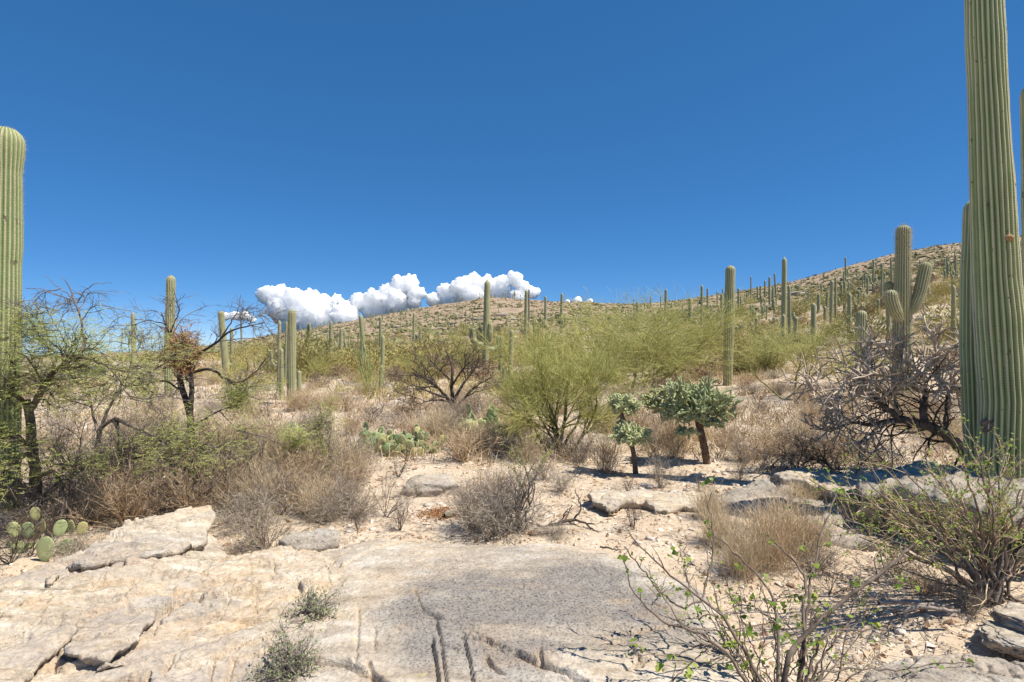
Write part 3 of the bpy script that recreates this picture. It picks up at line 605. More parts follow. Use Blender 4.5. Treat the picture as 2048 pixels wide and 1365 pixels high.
def spines(crest, ribs, step, rng, n, ln, wd, wig=0, seed=0, twist=0., top=1.0):
    p, L, Rr, Nn, B, T = crest; ll = np.arange(.02, L[-1], step); lt, kk = np.meshgrid(ll, np.arange(ribs), indexing='ij')
    lt = (lt + rng.uniform(-.3, .3, lt.shape) * step).ravel(); kk = kk.ravel()
    ip = lambda A: np.stack([np.interp(lt, L, A[:, q]) for q in range(3)], 1)
    pc, nn, bb, tt, rr = ip(p), ip(Nn), ip(B), ip(T), np.interp(lt, L, Rr)
    th = kk * 2 * np.pi / ribs - twist * 2 / ribs
    if wig: th = th - wig * 2 / ribs * fbm(th * 1.2, lt * .7, o=2, s=seed)
    d = np.cos(th)[:, None] * nn + np.sin(th)[:, None] * bb
    c = pc + d * rr[:, None] * .985
    c = np.repeat(c, n, 0); d = np.repeat(d, n, 0); tt = np.repeat(tt, n, 0)
    dd = d + rng.normal(0, .75, c.shape) + tt * rng.uniform(-.3, .5, (len(c), 1))
    tb = np.repeat(1 + (top - 1) * sm(.75, 1, lt / L[-1]), n)
    return needles(c, dd, rng.uniform(.5, 1.2, len(c)) * ln * tb, wd, rng)
SG = 'saguaros standing on the desert slope'
def saguaro(base, H_, rad, label, cat='cactus', arms=(), ribs=18, per=4, K=60, depth=.14, lean=(0, 0), mat='sag_mid', sp=None, seed=0, wig=0., group=None, spmat='spine', name='saguaro', prof=None, curve=(0, 0)):
    rng = rg(900 + seed)
    pw = 1 / math.hypot(1, base[0] / base[1]); rad *= pw; arms = [(a_, r_ * pw) for a_, r_ in arms]; prof = [r_ * pw for r_ in prof] if prof else None
    t = thing(name, label, cat, base, group)
    prof = prof or [rad * .82, rad * .95, rad, rad * 1.03, rad, rad * .97, rad * .93, rad * .95]
    pts = [(0, 0, -.15), (lean[0] * .3 + curve[0], lean[1] * .3 + curve[1], H_ * .33), (lean[0] * .66 + curve[0], lean[1] * .66 + curve[1], H_ * .66), (lean[0], lean[1], H_)]
    V, Q, U, cr = column(pts, prof, ribs, per, K, depth, wig=wig, seed=seed)
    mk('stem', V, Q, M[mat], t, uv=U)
    if sp:
        a, b = spines(cr, ribs, sp[0], rng, sp[1], sp[2], sp[3], wig, seed, top=sp[4] if len(sp) > 4 else 1.5); kind(mk('spines', a, b, M[spmat], t), 'stuff')
    for k, (apts, ar) in enumerate(arms):
        V, Q, U, cr = column(apts, [ar * .6, ar * .95, ar, ar * 1.02, ar], max(10, ribs - 5), per, max(24, K // 2), depth, seed=seed + k + 1)
        o = mk('arm', V, Q, M[mat], t, uv=U)
        if sp:
            a, b = spines(cr, max(10, ribs - 5), sp[0], rng, sp[1], sp[2], sp[3], top=1.5); kind(mk('spines', a, b, M[spmat], o), 'stuff')
    return t
# the giant at the edge beside the mesquite
b = on(2, 6.0); q = 6.0 / F
saguaro(b, (CZ + (682.5 - 254) * q) - b[2], 38 * q, 'thick pale saguaro with a swollen rounded top, cut by the frame beside the leafy mesquite', lean=(.06, 0), ribs=22, per=5, K=150, mat='sag_edge', sp=(.03, 4, .024, .0008, 1.6), seed=1, depth=.12,
        prof=[40 * q] * 8 + [39 * q, 37 * q, 36 * q, 35 * q, 37.5 * q, 37.5 * q, 36.5 * q, 34.5 * q, 39.5 * q, 39 * q])
# the tallest, at the other edge: main stem, a shaded stem behind it one beyond the frame edge, plus two unseen ones added to shade the rock
b = on(2000, 6.3); q = 6.3 / F
giant = thing('saguaro', 'tallest saguaro, many pale pleated ribs, rising out of the picture above the dark rock', 'cactus', b)
rng = rg(77)
def gp(px, py, Y=6.3): return P3(px, py, Y) - b
for nm, pts, prof, seed, ribs, sps in (
    ('stem', [(0, 0, -.2), gp(2008, 800), gp(1992, 560), gp(1982, 330), gp(1970, 60), gp(1962, -180)], [52 * q, 52 * q, 51 * q, 51 * q, 50 * q, 48 * q, 46 * q, 43 * q, 40.5 * q, 39 * q, 38 * q, 35 * q], 3, 24, .026),
    ('stem', [gp(1962, 1010, 6.75), gp(1954, 880, 6.75), gp(1947, 700, 6.8), gp(1947, 550, 6.8), gp(1952, 398, 6.8)], [26 * q, 30 * q, 31 * q, 29 * q, 28 * q], 4, 18, .03),
    ('stem', [gp(2075, 1000, 6.9), gp(2085, 800, 6.9), gp(2082, 500, 6.9), gp(2072, 160, 6.9)], [40 * q, 42 * q, 42 * q, 38 * q, 34 * q], 5, 18, .03),
    ('stem', [gp(2235, 1150, 4.95), gp(2245, 800, 4.95), gp(2250, 500, 4.95), gp(2245, -150, 4.95)], [50 * q, 52 * q, 50 * q, 48 * q], 6, 18, .2),  # unseen column added out of frame to cast shade on the ledged rock
    ('stem', [gp(2360, 1150, 5.45), gp(2370, 800, 5.45), gp(2380, 400, 5.45), gp(2380, -100, 5.45)], [50 * q, 52 * q, 50 * q, 48 * q], 7, 18, .2)):  # second unseen column, standing apart from the plant, added to widen that shade
    V, Q, U, cr = column(pts, [r_ * .8 for r_ in prof], ribs, 5 if seed < 5 else 4, 150 if seed < 5 else 60, .21, wig=.8 if seed == 3 else .3, seed=seed)
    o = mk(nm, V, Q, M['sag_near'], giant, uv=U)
    a, f_ = spines(cr, ribs, sps, rng, 4, 0.017, .0005, .8 if seed == 3 else .3, seed, top=1.4); kind(mk('spines', a, f_, M['spine_dark'], o), 'stuff')
def bark_hit(px, py, cpx, Yc, rad):     # where the sight line meets an upright round stem
    d = np.array([(px - 1024) / F, 1.]); c = np.array([(cpx - 1024) / F * Yc, Yc]); A = d @ d; Bq = d @ c; tt = (Bq - math.sqrt(max(Bq * Bq - A * (c @ c - rad * rad), 0))) / A
    return P3(px, py, tt) - b
V, Fc = ICO[3]; rr_ = 1 + .25 * fbm(V[:, 0] * 3, V[:, 1] * 3, V[:, 2] * 3, o=3, s=4) - .5 * sm(.75, 1, -V[:, 1])
o = mk('woodpecker_hole', V * rr_[:, None] * np.array([.07, .05, .085]), Fc, M['scar'], giant); o.location = bark_hit(1976, 852, 2003, 6.3, 51 * q * .8 * .95 - .03); o.rotation_euler = (0, 0, -.75)
o['label'] = 'brown callused scar with a dark hollow'
o = mk('bud', V * (1 + .2 * fbm(V[:, 0] * 6, V[:, 1] * 6, V[:, 2] * 6, o=2, s=7))[:, None] * np.array([.045, .03, .035]), Fc, M['bud'], giant); o.location = bark_hit(2019, 476, 1990, 6.3, 48 * q * .8); o['label'] = 'small fuzzy orange bud'
# armed saguaro
Y = 15.; b = on(1803, Y); q = Y / F
def lp(px, py, dy=0.): return P3(px, py, Y + dy) - b
saguaro(b, lp(1806, 450)[2], 19 * q, 'stout saguaro with three fat upturned arms behind the grey staghorn cholla', lean=(.05, 0), ribs=20, per=5, K=110, sp=(.045, 5, .085, .0016, 1.3), seed=6,
        prof=[21 * q, 21 * q, 20 * q, 20 * q, 19.5 * q, 18 * q, 16.5 * q, 15.5 * q, 16 * q],
        arms=[([lp(1815, 628, -.1), lp(1828, 616, -.15), lp(1840, 585, -.15), lp(1853, 524, -.15)], 13.5 * q), ([lp(1800, 640, -.15), lp(1790, 622, -.3), lp(1783, 600, -.3), lp(1781, 580, -.3)], 13.5 * q), ([lp(1795, 630, .15), lp(1782, 612, .3), lp(1777, 590, .3), lp(1778, 562, .3)], 11 * q)])
# (px base, py base, px top, py top, width px, label, arms as px offsets)
notable = [
 (1455, 772, 1461, 531, 21, 'straight thick saguaro standing alone behind the yellow green palo verde', ()),
 (1567, 690, 1569, 514, 11, 'tall slender saguaro on the slope, tallest between the lone thick one and the armed one', ()),
 (1580, 690, 1578, 569, 7, 'thin saguaro close beside the tall slender one', ()),
 (1566, 720, 1567, 628, 9, 'short saguaro at the foot of the tall slender one', ()),
 (1588, 700, 1593, 634, 8, 'short leaning saguaro beside the thin one', ()),
 (1627, 692, 1627, 606, 11, 'mid height banded saguaro at the edge of the sparse palo verde', ()),
 (1512, 676, 1513, 635, 7, 'short dark saguaro above the ocotillo clump', ()),
 (1662, 648, 1664, 560, 8, 'saguaro above the staghorn cholla with a thin twin behind it', ()),
 (1671, 640, 1671, 553, 5, 'thin twin saguaro just behind a thicker one on the slope', ()),
 (1637, 626, 1637, 587, 7, 'small saguaro low on the slope near the banded one', ()),
 (1653, 622, 1655, 582, 5, 'small thin saguaro between two thicker ones on the slope', ()),
 (1721, 732, 1723, 621, 25, 'squat barrel shaped young saguaro poking above the staghorn cholla', ()),
 (1743, 700, 1743, 650, 8, 'tiny saguaro next to the squat barrel shaped one', ()),
 (1698, 676, 1699, 586, 9, 'mid height saguaro behind the squat barrel shaped one', ()),
 (1691, 575, 1691, 514, 4, 'very thin tall saguaro with low stubby arms high on the slope', ((-5, 40, 28), (5, 38, 24))),
 (1746, 590, 1747, 518, 5, 'slender saguaro with a ring of short arms high on the slope', ((-8, 48, 36), (8, 46, 34), (4, 42, 36))),
 (1763, 614, 1764, 525, 5, 'plain thin saguaro beside the fat armed one', ()),
 (1783, 570, 1782, 517, 5, 'thin saguaro just behind the top of the fat armed one', ()),
 (1777, 680, 1777, 600, 9, 'saguaro half hidden behind the fat armed one', ()),
 (1907, 688, 1907, 570, 10, 'green saguaro beside the shaded stem of the tallest one', ()),
 (1895, 556, 1895, 530, 6, 'stubby saguaro near the top of the slope', ()),
 (1911, 560, 1911, 509, 6, 'thin saguaro near the frame edge high on the slope', ()),
 (337, 790, 342, 551, 21, 'tall pale saguaro rising behind the bare mesquite with the rusty tangle', ()),
 (268, 760, 266, 624, 10, 'slim saguaro between the two mesquites', ()),
 (452, 750, 442, 622, 14, 'leaning saguaro behind the bare mesquite branches', ()),
 (464, 745, 463, 655, 8, 'shorter saguaro close to the leaning one', ()),
 (582, 808, 584, 619, 18, 'tall banded saguaro in front of the cloud, above the dead grey bush', ()),
 (558, 790, 559, 640, 8, 'thin saguaro with a drooping arm beside the tall banded one', ((-14, 90, 60), )),
 (571, 760, 573, 642, 5, 'very thin saguaro squeezed beside the tall banded one', ()),
 (563, 800, 563, 696, 9, 'short saguaro with a curled dark stump beside the tall banded one', ()),
 (598, 786, 598, 741, 10, 'small round topped saguaro at the foot of the tall banded one', ()),
 (718, 760, 721, 629, 9, 'tall dark saguaro on the flat, leaning on a curved twin', ()),
 (718, 755, 727, 688, 9, 'curved dark green saguaro twin leaning on a taller one', ()),
 (764, 776, 766, 670, 8, 'mid height saguaro in front of the pale ledges', ()),
 (760, 785, 763, 730, 7, 'short tapering saguaro at the foot of a taller one near the ledges', ()),
 (761, 735, 761, 632, 6, 'faint slim saguaro behind the one by the pale ledges', ()),
 (660, 745, 662, 642, 7, 'thin armed saguaro near the flat pale rocks', ((10, 80, 62), (-8, 70, 40))),
 (681, 735, 682, 655, 6, 'plain slim saguaro beside the thin armed one', ()),
 (653, 744, 653, 718, 7, 'knee high saguaro in front of the flat pale rocks', ()),
 (827, 712, 828, 624, 5, 'slim pale saguaro before the rock bands of the brown hill', ()),
 (841, 706, 841, 655, 6, 'small saguaro with two hooked arms before the brown hill', ((11, 40, 22), (-9, 34, 16))),
 (970, 752, 975, 559, 13, 'tall saguaro with four curled arms against the cloud', ((-28, 128, 96), (-15, 130, 96), (8, 122, 86), (26, 138, 112))),
 (1001, 758, 1003, 671, 10, 'pale saguaro next to the four armed one', ()),
 (1020, 762, 1024, 659, 10, 'dark saguaro beside the pale one near the ocotillo', ()),
 (1008, 762, 1008, 724, 8, 'short saguaro between the pale and the dark one', ()),
 (1051, 690, 1053, 579, 7, 'saguaro standing behind the ocotillo below the cloud edge', ()),
 (1122, 668, 1124, 586, 6, 'saguaro with short low arms on the near ridge', ((7, 66, 46), (-7, 60, 42))),
 (1091, 650, 1091, 592, 5, 'slim saguaro between the ocotillo and the armed one on the ridge', ()),
 (1152, 668, 1152, 634, 6, 'short saguaro above the palo verde crowns', ()),
 (1275, 660, 1275, 603, 6, 'slim saguaro with a dark spiky top on the near ridge', ()),
 (1331, 640, 1332, 578, 6, 'saguaro sticking up through the palo verde top', ()),
 (1380, 640, 1380, 596, 8, 'stubby saguaro on the skyline left of a taller slim one', ()),
 (1403, 650, 1404, 570, 6, 'tall slim saguaro on the skyline near the landslip of orange soil', ()),
 (1391, 668, 1391, 640, 9, 'short thick saguaro among the palo verde tops', ()),
 (1443, 640, 1443, 587, 6, 'saguaro immediately left of the lone thick one', ()),
 (1415, 615, 1415, 576, 4, 'thin skyline saguaro beside the tall slim one', ()),
 (1502, 600, 1502, 553, 3, 'needle thin saguaro on the skyline past the lone thick one', ()),
 (1477, 620, 1477, 576, 5, 'skyline saguaro immediately right of the lone thick one', ()),
 (1539, 610, 1539, 553, 5, 'tallest of the skyline cluster beside the tall slender saguaro', ()),
 (1552, 595, 1549, 546, 4, 'leaning bare spear of a saguaro on the skyline', ()),
 (1530, 598, 1530, 561, 4, 'thin saguaro in the skyline cluster left of the leaning spear', ()),
 (1546, 620, 1546, 573, 5, 'saguaro below the leaning spear on the slope', ()),
 (1521, 602, 1521, 571, 4, 'short saguaro in the skyline cluster', ()),
 (1720, 600, 1722, 575, 6, 'small saguaro on the bare slope above the barrel shaped one', ()),
 (1683, 606, 1683, 568, 6, 'first of two close saguaros above the staghorn cholla', ()),
 (1689, 606, 1689, 562, 6, 'second of two close saguaros above the staghorn cholla', ()),
 (1735, 590, 1735, 555, 5, 'small saguaro left of the ringed one', ()),
 (1838, 610, 1838, 560, 8, 'saguaro showing between the two arms of the fat one', ()),
]
for k, (px, py, tx, ty, wd, lab, arms) in enumerate(notable):
    b = at(px, py); q = b[1] / F; top = P3(tx, ty, b[1]) - b; hgt = top[2]; near = wd >= 14
    ar = []
    for n_, (dx, drop0, drop1) in enumerate(arms):      # arm leaves the stem drop0 px below the top and ends drop1 px below it
        x = dx * q; dy = (.35 if n_ % 2 else -.35) * abs(x)
        sx = top[0] * .6
        ar.append(([(sx, 0, hgt - drop0 * q), (sx + x * .55, dy * .6, hgt - (drop0 + 3) * q), (sx + x * .95, dy, hgt - (drop0 * .8 + drop1 * .2) * q), (sx + x, dy, hgt - drop1 * q)], wd * q * .44))
    cv = (0.12, 0) if 'curved' in lab else (0, 0)
    saguaro(b, hgt, wd * q * .5, lab, lean=(top[0], 0), ribs=16 if near else 13, per=4 if near else 3, K=70 if near else 26, sp=(.09, 3, .055, .002, 1.3) if near else None,
            arms=ar, seed=20 + k, mat='sag_mid' if wd > 7 else 'sag_far', group=SG, curve=cv)
b = at(1058, 660); saguaro(b, (P3(1058, 575, b[1]) - b)[2], 1.6 * b[1] / F, 'bare brown dead saguaro spear beside the ocotillo', name='dead_saguaro', mat='sag_far', ribs=8, per=2, K=12, seed=99)
bpy.data.objects['dead_saguaro'].children[0].data.materials[0] = M['bark_gray']
# far specks: copies of three small ones
prot = []
for k in range(4):
    rng = rg(300 + k); bag = Bag(); hh = 1.0; rd = .035 + .006 * k
    V, Q, U, _ = column([(0, 0, -.1), (.01, 0, .5), (.015 * (k - 1), 0, 1)], [rd * .85, rd, rd, rd * .95], 10, 2, 10, .1, seed=k); bag.add(V, Q, U)
    if k in (1, 3):
        for sx in ((1, -1) if k == 3 else (1,)):
            V, Q, U, _ = column([(0, 0, .45), (sx * .11, 0, .47), (sx * .14, 0, .55), (sx * .14, 0, .75)], [rd * .6, rd * .7, rd * .7, rd * .65], 8, 2, 10, .1, seed=k + 9); bag.add(V, Q, U)
    o = bag.make('saguaro', M['sag_far'], uv=True); tag(o, 'tiny saguaro on the distant brown hill', 'cactus', 'far saguaros'); prot.append(o)
r = rg(41); spots = []
crest = [(545, 668), (600, 655), (690, 643), (800, 625), (870, 608), (960, 595), (1030, 593), (1090, 599), (1150, 606)]
cx_ = np.array(crest)
for k in range(58):
    px = r.uniform(530, 1130); py = np.interp(px, cx_[:, 0], cx_[:, 1]) + r.uniform(2, 7); spots.append((px, py, r.uniform(6, 15), 0))
for k in range(52):
    px = r.uniform(560, 1130); py = np.interp(px, cx_[:, 0], cx_[:, 1]) + r.uniform(8, 75); spots.append((px, py, r.uniform(10, 24), 0))
for k in range(95):
    px = r.uniform(1420, 1930); py = np.interp(px, [1420, 1600, 1800, 1940], [606, 582, 555, 530]) + r.uniform(0, 80); spots.append((px, py, r.uniform(14, 34), 1))
for k in range(14):
    px = r.uniform(1600, 1925); py = np.interp(px, [1600, 1800, 1940], [564, 508, 486]) + r.uniform(3, 22); spots.append((px, py, r.uniform(5, 12), 2))
for k in range(14):
    px = r.uniform(1150, 1420); spots.append((px, 615 + r.uniform(2, 30), r.uniform(12, 26), 3))
for k in range(10):
    px = r.uniform(470, 720); spots.append((px, r.uniform(690, 730), r.uniform(25, 50), 4))
FAR = []
lab = ['tiny saguaro on the face of the brown hill', 'small slope saguaro', 'speck of a saguaro on the high brown shoulder', 'small ridge saguaro', 'slim low ground saguaro']
grp = ['saguaros on the face of the brown hill', 'small saguaros of the slope', 'saguaros on the high brown shoulder', 'small saguaros of the green ridge', 'slim saguaros below the brown hill']
for k, (px, py, hp, g) in enumerate(spots):
    b = at(px, py); s = hp * b[1] / F; o = prot[k] if k < 4 else prot[r.integers(0, 4)].copy()
    if k >= 4: C.objects.link(o)
    o.location = b; wdt = s * r.uniform(.8, 1.15); wdt = max(wdt, 3.0); o.scale = (wdt, wdt, s); o.rotation_euler = (0, r.normal(0, .02), r.uniform(0, 6)); o['label'] = lab[g] if g != 0 or k >= 58 else 'tiny saguaro on the skyline crest of the brown hill'; o['group'] = grp[g] if g != 0 or k >= 58 else 'skyline saguaros of the brown hill'
    if g in (1, 3, 4): FAR.append((o, lab[g], px, py))

# ------------------------------------------------------------------ shrubs: one of each kind, then copies
def shrub(kind_, seed, H_=1., wide=1.):
    r = rg(seed); bag = Bag(); leaf = None
    if kind_ == 'fan':            # many fine stiff twigs fanning from the base
        P, R = stems(r, 40, (.5, 1.), (.05, 1.05), K=6, wob=.17, r=.007, bend=.04); bag.add(*tubes(P, R))
        P2, R2 = grow(P, R, r, 6, (.15, .42), .6, (.25, 1), up=.1, K=4, wob=.22, rmin=.0028); bag.add(*tubes(P2, R2))
        P3_, R3 = grow(P2, R2, r, 4, (.06, .2), .7, (.3, 1), up=.06, K=3, wob=.22, rmin=.0022); bag.add(*ribbons(P3_, R3 * 1.2, r))
    elif kind_ == 'tangle':       # dense, interwoven dome
        P, R = stems(r, 36, (.45, .9), (.1, 1.25), K=6, wob=.28, r=.008, bend=.02); bag.add(*tubes(P, R))
        P2, R2 = grow(P, R, r, 9, (.15, .45), .8, (.2, 1), up=.0, K=5, wob=.3, rmin=.0025); bag.add(*tubes(P2, R2))
        P3_, R3 = grow(P2, R2, r, 4, (.06, .2), .8, (.2, 1), up=.03, K=3, wob=.3, rmin=.002); bag.add(*ribbons(P3_, R3 * 1.2, r))
    elif kind_ == 'straw':        # grassy, fine upright stems
        P, R = stems(r, 400, (.35, 1.), (.02, .8), K=4, wob=.1, r=.0028, base=.16, bend=.03); bag.add(*tubes(P, R))
        P2, R2 = grow(P, R, r, 5, (.08, .3), .5, (.3, 1), up=.15, K=3, wob=.14, rmin=.0017); bag.add(*ribbons(P2, R2 * 1.2, r))
    elif kind_ == 'brush':        # coarser, crooked grassy stems
        P, R = stems(r, 150, (.4, 1.), (.02, .95), K=5, wob=.2, r=.0045, base=.16, bend=.02); bag.add(*tubes(P, R))
        P2, R2 = grow(P, R, r, 5, (.08, .3), .65, (.3, 1), up=.1, K=4, wob=.24, rmin=.0024); bag.add(*ribbons(P2, R2 * 1.2, r))
    elif kind_ == 'bare':         # few dark crooked branches
        P, R = stems(r, 7, (.7, 1.1), (.2, 1.1), K=7, wob=.2, r=.014, bend=.03); bag.add(*tubes(P, R, 4))
        P2, R2 = grow(P, R, r, 6, (.25, .6), .7, (.25, 1), up=.12, K=6, wob=.24, rmin=.004); bag.add(*tubes(P2, R2))
        P3_, R3 = grow(P2, R2, r, 6, (.1, .3), .8, (.2, 1), up=.05, K=4, wob=.25, rmin=.0022); bag.add(*tubes(P3_, R3))
        P4, R4 = grow(P3_, R3, r, 3, (.04, .12), .8, (.2, 1), up=.05, K=3, wob=.2, rmin=.0016); bag.add(*tubes(P4, R4))
    return bag
def leafy(seed, n, twigs, L, W):
    pass
SH = {}
def proto(key, kind_, mat, seed):
    SH[key] = mk_ = shrub(kind_, seed).make('dry_shrub', M[mat]); C.objects.unlink(mk_)
for k in range(3):
    proto(('gray', k), 'fan', 'twig_gray', 500 + k); proto(('brown', k), 'fan', 'twig_brown', 510 + k)
    proto(('tangle', k), 'tangle', 'twig_gray', 520 + k); proto(('straw', k), 'straw', 'straw', 530 + k)
    proto(('bare', k), 'bare', 'bark_dark', 540 + k); proto(('bareg', k), 'bare', 'bark_gray', 550 + k)
    proto(('brush', k), 'brush', 'straw' if k == 2 else 'twig_brown', 560 + k)
def leafmesh(parent_bag_seed, kind_, n, mat, L, W):
    r = rg(parent_bag_seed); bag = shrub(kind_, parent_bag_seed); V = np.concatenate(bag.V); c = V[r.integers(len(V) // 2, len(V), n)]
    d = r.normal(size=(n, 3)) + [0, 0, .4]; v, f = blades(c, d, r.normal(size=(n, 3)), r.uniform(.6, 1.2, n) * L, r.uniform(.6, 1.2, n) * W)
    return v, f
def put(key, px, py, wpx, hpx, label=None, cat='shrub', group=None, Y=None, name='dry_shrub', rz=None, leaves=None):
    b = at(px, py) if Y is None else on(px, Y)
    q = b[1] / F; r = random.Random(int(px * 7 + py))
    o = SH[key].copy(); o.name = name; C.objects.link(o); o.location = b
    bb = SH[key].bound_box; wx = max(v[0] for v in bb) - min(v[0] for v in bb); hz = max(v[2] for v in bb)
    s = wpx * q / wx * 1.05; o.scale = (s, s, hpx * q / hz); o.rotation_euler = (0, 0, r.uniform(-.5, .5) if rz is None else rz)
    tag(o, label or 'dry bush', cat, group)
    if leaves:
        v, f = leaves; l = mk('leaves', v, f, M['yel_leaf'], o, smooth=False); kind(l, 'stuff')
    return o
